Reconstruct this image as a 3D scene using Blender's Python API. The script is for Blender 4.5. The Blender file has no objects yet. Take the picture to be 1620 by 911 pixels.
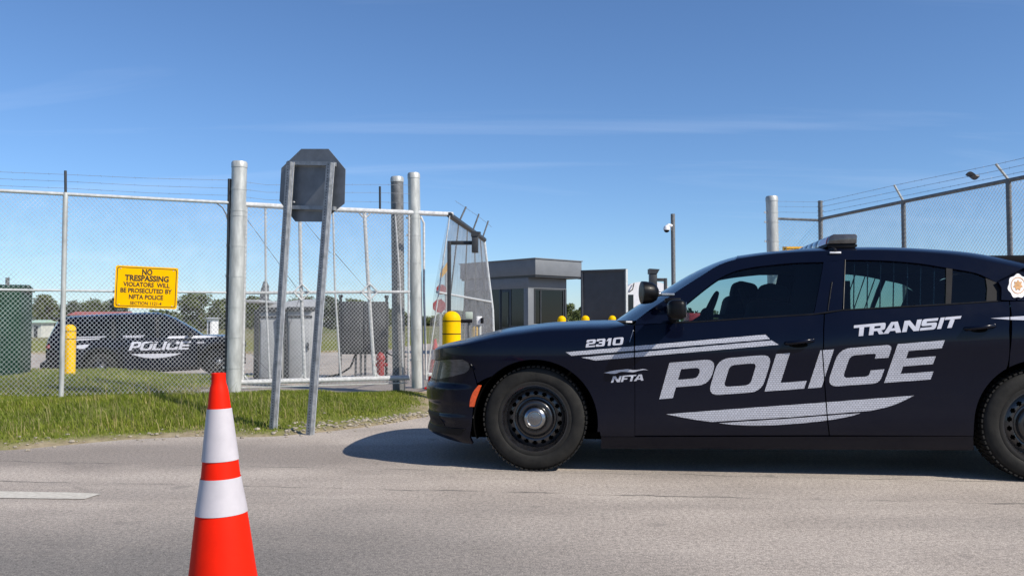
import bpy, bmesh, math, random
import numpy as np
from mathutils import Vector, Matrix, Quaternion
from mathutils.geometry import tessellate_polygon
random.seed(7); rng = np.random.default_rng(7)
scene = bpy.context.scene
COL = scene.collection

# ------------------------------------------------------------------ camera
PW, PH, F = 1620.0, 911.0, 1350.0
CAMZ, HORIZON = 1.04, 510.0
PITCH = math.atan((HORIZON - PH / 2) / F)
cd = bpy.data.cameras.new('camera'); cam = bpy.data.objects.new('camera', cd); COL.objects.link(cam)
cam.location = (0, 0, CAMZ); cam.rotation_euler = (math.pi / 2 + PITCH, 0, 0)
cd.sensor_width = 36.0; cd.lens = 36.0 * F / PW; cd.clip_start = 0.05; cd.clip_end = 6000
scene.camera = cam

# ------------------------------------------------------------------ sky, sun, exposure
SUN_EL, SUN_AZ = math.radians(41), math.radians(124)       # azimuth from +Y towards +X
sun_dir = Vector((math.sin(SUN_AZ) * math.cos(SUN_EL), math.cos(SUN_AZ) * math.cos(SUN_EL), math.sin(SUN_EL)))
world = bpy.data.worlds.new('World'); scene.world = world; world.use_nodes = True
wn, wl = world.node_tree.nodes, world.node_tree.links
wn.clear()
w_out = wn.new('ShaderNodeOutputWorld'); w_bg = wn.new('ShaderNodeBackground')
w_sky = wn.new('ShaderNodeTexSky'); w_sky.sky_type = 'NISHITA'; w_sky.sun_disc = False
w_sky.sun_elevation = SUN_EL; w_sky.sun_rotation = SUN_AZ
w_sky.altitude = 1000; w_sky.air_density = 1.0; w_sky.dust_density = 0.6; w_sky.ozone_density = 8.0
w_hsv = wn.new('ShaderNodeHueSaturation'); w_hsv.inputs['Saturation'].default_value = 1.01
w_tc = wn.new('ShaderNodeTexCoord')
# thin cirrus: direction projected on a high plane, stretched noise
w_sep = wn.new('ShaderNodeSeparateXYZ'); wl.new(w_tc.outputs['Generated'], w_sep.inputs[0])
w_zc = wn.new('ShaderNodeMath'); w_zc.operation = 'MAXIMUM'; w_zc.inputs[1].default_value = 0.03; wl.new(w_sep.outputs[2], w_zc.inputs[0])
w_zp = wn.new('ShaderNodeMath'); w_zp.operation = 'ADD'; w_zp.inputs[1].default_value = 0.12; wl.new(w_zc.outputs[0], w_zp.inputs[0])
w_dx = wn.new('ShaderNodeMath'); w_dx.operation = 'DIVIDE'; wl.new(w_sep.outputs[0], w_dx.inputs[0]); wl.new(w_zp.outputs[0], w_dx.inputs[1])
w_dy = wn.new('ShaderNodeMath'); w_dy.operation = 'DIVIDE'; wl.new(w_sep.outputs[1], w_dy.inputs[0]); wl.new(w_zp.outputs[0], w_dy.inputs[1])
w_cmb = wn.new('ShaderNodeCombineXYZ'); wl.new(w_dx.outputs[0], w_cmb.inputs[0]); wl.new(w_dy.outputs[0], w_cmb.inputs[1])
w_map = wn.new('ShaderNodeMapping'); w_map.inputs['Rotation'].default_value = (0, 0, math.radians(-38)); w_map.inputs['Scale'].default_value = (0.30, 1.7, 1); w_map.inputs['Location'].default_value = (1.2, 6.3, 0)
wl.new(w_cmb.outputs[0], w_map.inputs[0])
w_noi = wn.new('ShaderNodeTexNoise'); w_noi.inputs['Scale'].default_value = 1.25; w_noi.inputs['Detail'].default_value = 7; w_noi.inputs['Roughness'].default_value = 0.55
w_noi.inputs['Distortion'].default_value = 0.6
wl.new(w_map.outputs[0], w_noi.inputs['Vector'])
w_rmp = wn.new('ShaderNodeMapRange'); w_rmp.inputs['From Min'].default_value = 0.53; w_rmp.inputs['From Max'].default_value = 0.8
w_rmp.inputs['To Max'].default_value = 0.13; wl.new(w_noi.outputs['Fac'], w_rmp.inputs['Value'])
w_mix = wn.new('ShaderNodeMix'); w_mix.data_type = 'RGBA'
w_mix.inputs['B'].default_value = (7.2, 7.9, 9.2, 1)
wl.new(w_sky.outputs[0], w_hsv.inputs['Color']); wl.new(w_hsv.outputs[0], w_mix.inputs['A']); wl.new(w_rmp.outputs[0], w_mix.inputs['Factor'])
wl.new(w_mix.outputs['Result'], w_bg.inputs['Color']); w_bg.inputs['Strength'].default_value = 0.103
wl.new(w_bg.outputs[0], w_out.inputs[0])
sl = bpy.data.lights.new('sun', 'SUN'); sl.energy = 4.3; sl.angle = math.radians(0.53); sl.color = (1.0, 0.93, 0.82)
sun = bpy.data.objects.new('sun', sl); COL.objects.link(sun)
sun.rotation_euler = (-sun_dir).to_track_quat('-Z', 'Y').to_euler(); sun.location = (30, -20, 30)
vs = scene.view_settings
scene.display_settings.display_device = 'sRGB'
vs.view_transform = 'Standard'; vs.look = 'None'; vs.gamma = 1; vs.use_curve_mapping = False; vs.exposure = 0.46

# ------------------------------------------------------------------ camera maths: pixel of the photograph -> point in the place
FWD = Vector((0, math.cos(PITCH), math.sin(PITCH))); UP = Vector((0, -math.sin(PITCH), math.cos(PITCH)))
CAM = Vector((0, 0, CAMZ))
def ray(px, py): return Vector((1, 0, 0)) * ((px - PW / 2) / F) + UP * ((PH / 2 - py) / F) + FWD
def at(px, py, Y):
    d = ray(px, py); return CAM + d * (Y / d.y)
def on_z(px, py, z=0.0):
    d = ray(px, py); return CAM + d * ((z - CAMZ) / d.z)
def on_plane(px, py, P, n):
    d = ray(px, py); return CAM + d * ((P - CAM).dot(n) / d.dot(n))
def project(p):
    q = p - CAM; w = q.dot(FWD); return PW / 2 + F * q.x / w, PH / 2 - F * q.dot(UP) / w

# ------------------------------------------------------------------ naming helpers
def tag(o, label=None, cat=None, group=None, kind=None):
    if label: o['label'] = label
    if cat: o['category'] = cat
    if group: o['group'] = group
    if kind: o['kind'] = kind
    return o
def thing(name, label, cat, loc=(0, 0, 0), rot=None, group=None):
    o = bpy.data.objects.new(name, None); COL.objects.link(o); o.empty_display_size = 0.2
    o.location = loc
    if rot is not None: o.rotation_euler = rot
    return tag(o, label, cat, group)
def mat_of(o):
    m = Matrix.LocRotScale(o.location, o.rotation_euler, o.scale)
    while o.parent is not None:
        o = o.parent; m = Matrix.LocRotScale(o.location, o.rotation_euler, o.scale) @ m
    return m
def copy_tree(o, parent=None):
    c = o.copy(); COL.objects.link(c); c.parent = parent
    for ch in list(o.children): copy_tree(ch, c)
    return c

# ------------------------------------------------------------------ materials
def principled(name):
    m = bpy.data.materials.new(name); m.use_nodes = True
    return m, m.node_tree.nodes, m.node_tree.links, m.node_tree.nodes['Principled BSDF']
def mat(name, col, rough=0.5, metal=0.0, var=0.12, vscale=6.0, bump=0.0, bscale=60.0, coat=0.0, spec=0.5, col2=None, detail=5.0, rvar=0.1, stretch=None):
    m, n, l, b = principled(name)
    b.inputs['Roughness'].default_value = rough; b.inputs['Metallic'].default_value = metal
    b.inputs['Specular IOR Level'].default_value = spec
    b.inputs['Coat Weight'].default_value = coat; b.inputs['Coat Roughness'].default_value = 0.04
    tc = n.new('ShaderNodeTexCoord'); src = tc.outputs['Object']
    if stretch:
        mp = n.new('ShaderNodeMapping'); mp.inputs['Scale'].default_value = stretch; l.new(src, mp.inputs[0]); src = mp.outputs[0]
    nz = n.new('ShaderNodeTexNoise'); nz.inputs['Scale'].default_value = vscale; nz.inputs['Detail'].default_value = detail; nz.inputs['Roughness'].default_value = 0.6
    l.new(src, nz.inputs['Vector'])
    c2 = col2 or tuple(c * (1 - 2 * var) for c in col); c1 = col if col2 else tuple(min(1, c * (1 + var)) for c in col)
    rp = n.new('ShaderNodeValToRGB'); rp.color_ramp.elements[0].position = 0.3; rp.color_ramp.elements[1].position = 0.7
    rp.color_ramp.elements[0].color = (*c2, 1); rp.color_ramp.elements[1].color = (*c1, 1)
    l.new(nz.outputs['Fac'], rp.inputs[0]); l.new(rp.outputs[0], b.inputs['Base Color'])
    if rvar:
        mr = n.new('ShaderNodeMapRange'); mr.inputs['To Min'].default_value = max(0, rough - rvar); mr.inputs['To Max'].default_value = min(1, rough + rvar)
        l.new(nz.outputs['Fac'], mr.inputs['Value']); l.new(mr.outputs[0], b.inputs['Roughness'])
    if bump:
        n2 = n.new('ShaderNodeTexNoise'); n2.inputs['Scale'].default_value = bscale; n2.inputs['Detail'].default_value = 4; l.new(src, n2.inputs['Vector'])
        bp = n.new('ShaderNodeBump'); bp.inputs['Strength'].default_value = bump; bp.inputs['Distance'].default_value = 0.01
        l.new(n2.outputs['Fac'], bp.inputs['Height']); l.new(bp.outputs[0], b.inputs['Normal'])
    return m
def glass_mat(name, tint, rough=0.02, refl=0.06):
    m = bpy.data.materials.new(name); m.use_nodes = True; n, l = m.node_tree.nodes, m.node_tree.links; n.clear()
    o = n.new('ShaderNodeOutputMaterial'); t = n.new('ShaderNodeBsdfTransparent'); g = n.new('ShaderNodeBsdfGlossy'); g.inputs['Roughness'].default_value = rough
    nz = n.new('ShaderNodeTexNoise'); nz.inputs['Scale'].default_value = 3.0
    tc = n.new('ShaderNodeTexCoord'); l.new(tc.outputs['Object'], nz.inputs['Vector'])
    rp = n.new('ShaderNodeValToRGB'); rp.color_ramp.elements[0].color = (*[c * 0.93 for c in tint], 1); rp.color_ramp.elements[1].color = (*tint, 1)
    l.new(nz.outputs['Fac'], rp.inputs[0]); l.new(rp.outputs[0], t.inputs['Color'])
    fr = n.new('ShaderNodeFresnel'); fr.inputs['IOR'].default_value = 1.5
    mx = n.new('ShaderNodeMixShader'); l.new(fr.outputs[0], mx.inputs[0]); l.new(t.outputs[0], mx.inputs[1]); l.new(g.outputs[0], mx.inputs[2]); l.new(mx.outputs[0], o.inputs[0])
    return m
def reflective_mat(name, col, cell=78.0):
    """retro-reflective sheeting: small honeycomb cells with darker seams"""
    m, n, l, b = principled(name); b.inputs['Roughness'].default_value = 0.35
    tc = n.new('ShaderNodeTexCoord'); mp = n.new('ShaderNodeMapping'); mp.inputs['Rotation'].default_value = (math.radians(90), 0, 0)
    l.new(tc.outputs['Object'], mp.inputs[0])
    br = n.new('ShaderNodeTexBrick'); br.inputs['Scale'].default_value = cell / 3
    br.inputs['Color1'].default_value = (*col, 1); br.inputs['Color2'].default_value = (*[c * 0.86 for c in col], 1); br.inputs['Mortar'].default_value = (*[c * 0.42 for c in col], 1)
    br.inputs['Mortar Size'].default_value = 0.045; br.inputs['Brick Width'].default_value = 0.5; br.inputs['Row Height'].default_value = 0.36
    l.new(mp.outputs[0], br.inputs['Vector']); l.new(br.outputs['Color'], b.inputs['Base Color'])
    return m

M = {}
def car_paint(name, col):
    m, n, l, b = principled(name)
    b.inputs['Roughness'].default_value = .2; b.inputs['Specular IOR Level'].default_value = .12; b.inputs['Coat Weight'].default_value = .22; b.inputs['Coat Roughness'].default_value = .03
    tc = n.new('ShaderNodeTexCoord'); sp = n.new('ShaderNodeSeparateXYZ'); l.new(tc.outputs['Object'], sp.inputs[0])
    nz = n.new('ShaderNodeTexNoise'); nz.inputs['Scale'].default_value = 7; nz.inputs['Detail'].default_value = 8; nz.inputs['Roughness'].default_value = .65; l.new(tc.outputs['Object'], nz.inputs['Vector'])
    mr = n.new('ShaderNodeMapRange'); mr.inputs[1].default_value = .62; mr.inputs[2].default_value = .16; l.new(sp.outputs[2], mr.inputs[0])          # road dust thins out upwards
    mu = n.new('ShaderNodeMath'); mu.operation = 'MULTIPLY'; l.new(mr.outputs[0], mu.inputs[0]); l.new(nz.outputs['Fac'], mu.inputs[1])
    m2 = n.new('ShaderNodeMath'); m2.operation = 'MULTIPLY'; m2.inputs[1].default_value = .045; l.new(mu.outputs[0], m2.inputs[0])
    mx = n.new('ShaderNodeMix'); mx.data_type = 'RGBA'; mx.inputs['A'].default_value = (*col, 1); mx.inputs['B'].default_value = (.22, .19, .16, 1); l.new(m2.outputs[0], mx.inputs['Factor']); l.new(mx.outputs['Result'], b.inputs['Base Color'])
    r2 = n.new('ShaderNodeMapRange'); r2.inputs[3].default_value = .12; r2.inputs[4].default_value = .30; l.new(nz.outputs['Fac'], r2.inputs[0]); l.new(r2.outputs[0], b.inputs['Roughness'])
    return m
M['paint'] = car_paint('navy_paint', (0.0022, 0.0036, 0.0115))
M['black_plastic'] = mat('black_plastic', (0.007, 0.007, 0.009), 0.5, 0, 0.2, 20, spec=0.15)
M['black_gloss'] = mat('black_gloss', (0.003, 0.003, 0.004), 0.38, 0, 0.1, 8, coat=0.06, spec=0.15)
M['interior'] = mat('dark_interior', (0.006, 0.006, 0.007), 0.85, 0, 0.2, 12, spec=.1)
M['underbody'] = mat('underbody_black', (0.003, 0.003, 0.003), 0.9, 0, 0.2, 6, spec=.03)
M['rubber'] = mat('tyre_rubber', (0.011, 0.0108, 0.0106), 0.75, 0, 0.25, 14, bump=0.15, bscale=120, spec=.2, col2=(0.022, 0.021, 0.019))
M['tread'] = mat('tyre_tread', (0.022, 0.021, 0.020), 0.85, 0, 0.25, 30, spec=.15, bump=0.2, bscale=90)
M['rim'] = mat('black_steel_rim', (0.010, 0.010, 0.012), 0.28, 0.0, 0.2, 10, coat=0.5)
M['chrome'] = mat('chrome', (0.29, 0.30, 0.315), 0.24, 1.0, 0.08, 15)
M['dull_chrome'] = mat('dull_chrome', (0.5, 0.51, 0.53), 0.25, 0.9, 0.1, 30)
M['decal'] = reflective_mat('reflective_white', (0.53, 0.54, 0.60))
M['decal_plain'] = mat('white_vinyl', (0.49, 0.50, 0.56), 0.4, 0, 0.06, 20)
M['glass'] = glass_mat('tinted_glass', (0.52, 0.70, 0.68))
M['front_glass'] = glass_mat('clear_side_glass', (0.68, 0.82, 0.84))
M['windshield'] = glass_mat('windshield_glass', (0.62, 0.78, 0.78))
M['dark_glass'] = glass_mat('dark_tinted_glass', (0.10, 0.13, 0.13))
M['suv_glass'] = glass_mat('privacy_glass', (0.025, 0.03, 0.032))
M['lamp_glass'] = mat('smoked_headlamp', (0.055, 0.060, 0.066), 0.15, 0, 0.25, 18, coat=0.5, spec=.4, stretch=(1, 1, 3))
M['amber'] = mat('amber_reflector', (0.80, 0.10, 0.02), 0.3, 0, 0.12, 60, coat=0.6)
M['red_lens'] = mat('red_lens', (0.55, 0.05, 0.05), 0.2, 0, 0.1, 30, coat=0.8)
M['grey_lens'] = mat('smoked_lightbar_lens', (0.055, 0.052, 0.053), 0.25, 0, 0.2, 25, coat=0.8)
M['gold'] = mat('gold_badge', (0.55, 0.27, 0.08), 0.4, 0, 0.2, 60)
M['white'] = mat('white_paint', (0.78, 0.78, 0.80), 0.4, 0, 0.05, 10)
M['galv'] = mat('galvanised_steel', (0.47, 0.48, 0.46), 0.45, 0.25, 0.16, 14, bump=0.05, bscale=200, stretch=(1, 1, 0.25))
M['galv_dark'] = mat('weathered_steel', (0.17, 0.175, 0.18), 0.55, 0.3, 0.2, 16)
M['galv_rail'] = mat('bright_galvanised_rail', (0.60, 0.61, 0.60), 0.4, 0.3, 0.12, 20)
M['wire'] = mat('galvanised_wire', (0.50, 0.51, 0.52), 0.45, 0.3, 0.15, 5)
M['barb'] = mat('barbed_wire', (0.22, 0.23, 0.25), 0.5, 0.4, 0.2, 5)
M['dark_steel'] = mat('dark_painted_steel', (0.028, 0.030, 0.034), 0.5, 0, 0.15, 20)
M['gate_white'] = mat('white_gate_pipe', (0.54, 0.545, 0.55), 0.45, 0, 0.14, 25)
M['sign_back'] = mat('sign_back_aluminium', (0.170, 0.180, 0.195), 0.5, 0.15, 0.14, 7, rvar=0.12)
M['channel'] = mat('u_channel_steel', (0.25, 0.265, 0.285), 0.45, 0.25, 0.2, 18)
M['channel_lit'] = mat('channel_lit_steel', (0.62, 0.63, 0.64), 0.45, 0.3, 0.15, 25)  # paler copy of the channel steel, edge highlight put into its colour
M['yellow'] = mat('bollard_yellow', (0.80, 0.47, 0.0006), 0.55, 0, 0.07, 7, bump=0.05, bscale=30, spec=.08)
M['sign_yellow'] = mat('sign_yellow', (0.86, 0.44, 0.0004), 0.6, 0, 0.03, 8, spec=.04)
M['sign_black'] = mat('sign_black', (0.03, 0.022, 0.006), 0.5, 0, 0.1, 30)
M['cone_orange'] = mat('cone_orange', (0.84, 0.016, 0.0018), 0.55, 0, 0.05, 5, rvar=0.08, bump=0.04, bscale=30, spec=0.12, col2=(0.60, 0.011, 0.002), detail=9)
M['cone_white'] = mat('cone_reflective_white', (0.49, 0.46, 0.485), 0.45, 0, 0.05, 14)
M['cone_base'] = mat('cone_base_rubber', (0.02, 0.02, 0.02), 0.8, 0, 0.2, 20)
M['green'] = mat('utility_green', (0.010, 0.042, 0.025), 0.75, 0, 0.1, 4, spec=.1)
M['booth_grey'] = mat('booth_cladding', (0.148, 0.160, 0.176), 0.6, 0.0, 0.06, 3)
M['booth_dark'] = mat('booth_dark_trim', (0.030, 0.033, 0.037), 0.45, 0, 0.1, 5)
M['board'] = mat('charcoal_board', (0.050, 0.055, 0.066), 0.6, 0, 0.1, 4)
M['window'] = mat('dark_window', (0.012, 0.016, 0.020), 0.06, 0, 0.2, 2, coat=0.1, spec=.3)
M['cabinet'] = mat('light_grey_cabinet', (0.36, 0.37, 0.385), 0.5, 0, 0.08, 6)
M['dark_cabinet'] = mat('dark_grey_cabinet', (0.055, 0.057, 0.06), 0.55, 0, 0.15, 8)
M['red'] = mat('red_paint', (0.36, 0.03, 0.03), 0.45, 0, 0.15, 12)
M['roof_red'] = mat('faded_red_roof', (0.36, 0.10, 0.085), 0.6, 0, 0.15, 3)
M['pale_wall'] = mat('pale_wall', (0.55, 0.55, 0.50), 0.7, 0, 0.1, 3)
M['bark'] = mat('tree_bark', (0.10, 0.075, 0.05), 0.9, 0, 0.25, 8)
M['leaf_a'] = mat('leaf_green', (0.105, 0.125, 0.045), 0.7, 0, 0.3, 1.2, col2=(0.06, 0.076, 0.03), spec=.1)
M['leaf_b'] = mat('leaf_spring_green', (0.10, 0.12, 0.04), 0.7, 0, 0.3, 1.2, col2=(0.05, 0.06, 0.025))
M['leaf_c'] = mat('leaf_dark', (0.075, 0.095, 0.05), 0.7, 0, 0.3, 1.2, col2=(0.04, 0.054, 0.03))
M['stone'] = mat('roadside_stone', (0.34, 0.30, 0.24), 0.9, 0, 0.3, 20)
M['plastic_film'] = mat('plastic_scrap', (0.12, 0.12, 0.13), 0.5, 0, 0.2, 30)

# ------------------------------------------------------------------ mesh builder
class MB:
    def __init__(s): s.v = []; s.f = []
    def add(s, vs, fs, mtx=None):
        o = len(s.v)
        for p in vs:
            p = Vector(p); s.v.append(mtx @ p if mtx is not None else p)
        s.f += [tuple(i + o for i in f) for f in fs]; return s
    def box(s, c, size, mtx=None, rot=None):
        hx, hy, hz = (k / 2 for k in size); c = Vector(c)
        vs = [Vector((x, y, z)) for x in (-hx, hx) for y in (-hy, hy) for z in (-hz, hz)]
        if rot is not None: vs = [rot @ p for p in vs]
        vs = [p + c for p in vs]
        return s.add(vs, [(0, 1, 3, 2), (4, 6, 7, 5), (0, 4, 5, 1), (2, 3, 7, 6), (0, 2, 6, 4), (1, 5, 7, 3)], mtx)
    def tube(s, p0, p1, r, n=8, r1=None, caps=True):
        return s.path([p0, p1], [r, r if r1 is None else r1], n, caps)
    def path(s, pts, r, n=8, caps=True):
        pts = [Vector(p) for p in pts]; rs = list(r) if hasattr(r, '__len__') else [r] * len(pts)
        o = len(s.v); prev = None
        for i, p in enumerate(pts):
            t = (pts[min(i + 1, len(pts) - 1)] - pts[max(i - 1, 0)]).normalized()
            if prev is None:
                a = Vector((0, 0, 1)) if abs(t.z) < 0.9 else Vector((1, 0, 0)); u = t.cross(a).normalized()
            else: u = (prev - t * prev.dot(t)).normalized()
            prev = u; w = t.cross(u)
            for k in range(n):
                g = 2 * math.pi * (k + 0.5) / n; s.v.append(p + u * (rs[i] * math.cos(g)) + w * (rs[i] * math.sin(g)))
        for i in range(len(pts) - 1):
            for k in range(n):
                k2 = (k + 1) % n; s.f.append((o + i * n + k, o + i * n + k2, o + (i + 1) * n + k2, o + (i + 1) * n + k))
        if caps:
            s.f.append(tuple(o + k for k in range(n))[::-1]); s.f.append(tuple(o + (len(pts) - 1) * n + k for k in range(n)))
        return s
    def lathe(s, prof, n=24, mtx=None, close=False, caps=True):
        """prof: list of (radius, height); axis z"""
        o = len(s.v); mtx = mtx or Matrix.Identity(4)
        for r, h in prof:
            for k in range(n):
                g = 2 * math.pi * k / n; s.v.append(mtx @ Vector((r * math.cos(g), r * math.sin(g), h)))
        m = len(prof)
        for i in range(m if close else m - 1):
            j = (i + 1) % m
            for k in range(n):
                k2 = (k + 1) % n; s.f.append((o + i * n + k, o + i * n + k2, o + j * n + k2, o + j * n + k))
        if not close and caps:
            if prof[0][0] > 1e-5: s.f.append(tuple(o + k for k in range(n))[::-1])
            if prof[-1][0] > 1e-5: s.f.append(tuple(o + (m - 1) * n + k for k in range(n)))
        return s
    def prism(s, poly, dvec):
        """closed polygon (list of 3D points) swept along dvec"""
        n = len(poly); d = Vector(dvec); o = len(s.v)
        s.v += [Vector(p) for p in poly] + [Vector(p) + d for p in poly]
        s.f.append(tuple(o + k for k in range(n))[::-1]); s.f.append(tuple(o + n + k for k in range(n)))
        for k in range(n):
            k2 = (k + 1) % n; s.f.append((o + k, o + k2, o + n + k2, o + n + k))
        return s
    def grid(s, rows, flip=False):
        o = len(s.v); nr, nc = len(rows), len(rows[0])
        for r in rows: s.v += [Vector(p) for p in r]
        for i in range(nr - 1):
            for j in range(nc - 1):
                q = (o + i * nc + j, o + i * nc + j + 1, o + (i + 1) * nc + j + 1, o + (i + 1) * nc + j)
                s.f.append(q[::-1] if flip else q)
        return s
    def sphere(s, c, r, n=16, m=10, mtx=None):
        sc = r if hasattr(r, '__len__') else (r, r, r); prof = [(math.sin(math.pi * i / m), -math.cos(math.pi * i / m)) for i in range(m + 1)]
        T = Matrix.Translation(Vector(c)) @ (mtx or Matrix.Identity(4)) @ Matrix.Diagonal((*sc, 1))
        return s.lathe([(max(a, 1e-6), b) for a, b in prof], n, T)
    def build(s, name, material, parent=None, world=False, smooth=True, angle=35, bevel=0.0, kind=None, label=None, weld=True, recalc=True, bsegs=2):
        vs = s.v
        if world and parent is not None:
            inv = mat_of(parent).inverted(); vs = [inv @ p for p in vs]
        me = bpy.data.meshes.new(name); me.from_pydata([tuple(p) for p in vs], [], s.f)
        bm = bmesh.new(); bm.from_mesh(me)
        if weld: bmesh.ops.remove_doubles(bm, verts=bm.verts, dist=2e-5)
        if recalc: bmesh.ops.recalc_face_normals(bm, faces=bm.faces)
        if bevel:
            es = [e for e in bm.edges if len(e.link_faces) == 2 and e.calc_face_angle(0) > 0.6]
            bmesh.ops.bevel(bm, geom=es, offset=bevel, segments=bsegs, affect='EDGES', profile=0.5, clamp_overlap=True)
        bm.to_mesh(me); bm.free()
        me.materials.append(material)
        if smooth:
            me.polygons.foreach_set('use_smooth', [True] * len(me.polygons)); me.set_sharp_from_angle(angle=math.radians(angle))
        o = bpy.data.objects.new(name, me); COL.objects.link(o); o.parent = parent
        if kind: o['kind'] = kind
        if label: o['label'] = label
        return o

def pchip(xs, ys):
    xs = np.array(xs, float); ys = np.array(ys, float); order = np.argsort(xs); xs, ys = xs[order], ys[order]
    h = np.diff(xs); dl = np.diff(ys) / h; n = len(xs); m = np.zeros(n)
    for i in range(1, n - 1):
        if dl[i - 1] * dl[i] > 0:
            w1, w2 = 2 * h[i] + h[i - 1], h[i] + 2 * h[i - 1]; m[i] = (w1 + w2) / (w1 / dl[i - 1] + w2 / dl[i])
    m[0], m[-1] = dl[0], dl[-1]
    def fn(x):
        x = min(max(x, xs[0]), xs[-1]); i = min(int(np.searchsorted(xs, x, 'right')) - 1, n - 2); i = max(i, 0)
        t = (x - xs[i]) / h[i]
        return float((2*t**3-3*t**2+1)*ys[i] + (t**3-2*t**2+t)*h[i]*m[i] + (-2*t**3+3*t**2)*ys[i+1] + (t**3-t**2)*h[i]*m[i+1])
    return fn
def smooth01(t):
    t = min(1.0, max(0.0, t)); return t * t * (3 - 2 * t)

class Curve:
    """polyline by arc length, optionally smoothed"""
    def __init__(s, pts, smooth=False):
        pts = [np.array(p, float) for p in pts]
        if smooth and len(pts) > 2:
            P = [2 * pts[0] - pts[1]] + pts + [2 * pts[-1] - pts[-2]]; out = []
            for i in range(1, len(P) - 2):
                for k in range(8):
                    t = k / 8; a, b, c, d = P[i - 1], P[i], P[i + 1], P[i + 2]
                    out.append(0.5 * ((2 * b) + (-a + c) * t + (2*a - 5*b + 4*c - d) * t*t + (-a + 3*b - 3*c + d) * t**3))
            out.append(pts[-1]); pts = out
        s.p = np.array(pts); d = np.linalg.norm(np.diff(s.p, axis=0), axis=1); s.l = np.concatenate([[0], np.cumsum(d)]); s.l /= max(s.l[-1], 1e-9)
    def __call__(s, t): return np.array([np.interp(t, s.l, s.p[:, k]) for k in range(s.p.shape[1])])
def coons(bot, top, left, right, nu, nv):
    rows = []
    b0, b1, t0, t1 = bot(0), bot(1), top(0), top(1)
    for j in range(nv + 1):
        v = j / nv; row = []
        for i in range(nu + 1):
            u = i / nu
            p = (1-v)*bot(u) + v*top(u) + (1-u)*left(v) + u*right(v) - ((1-u)*(1-v)*b0 + u*(1-v)*b1 + (1-u)*v*t0 + u*v*t1)
            row.append(p)
        rows.append(row)
    return rows

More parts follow.
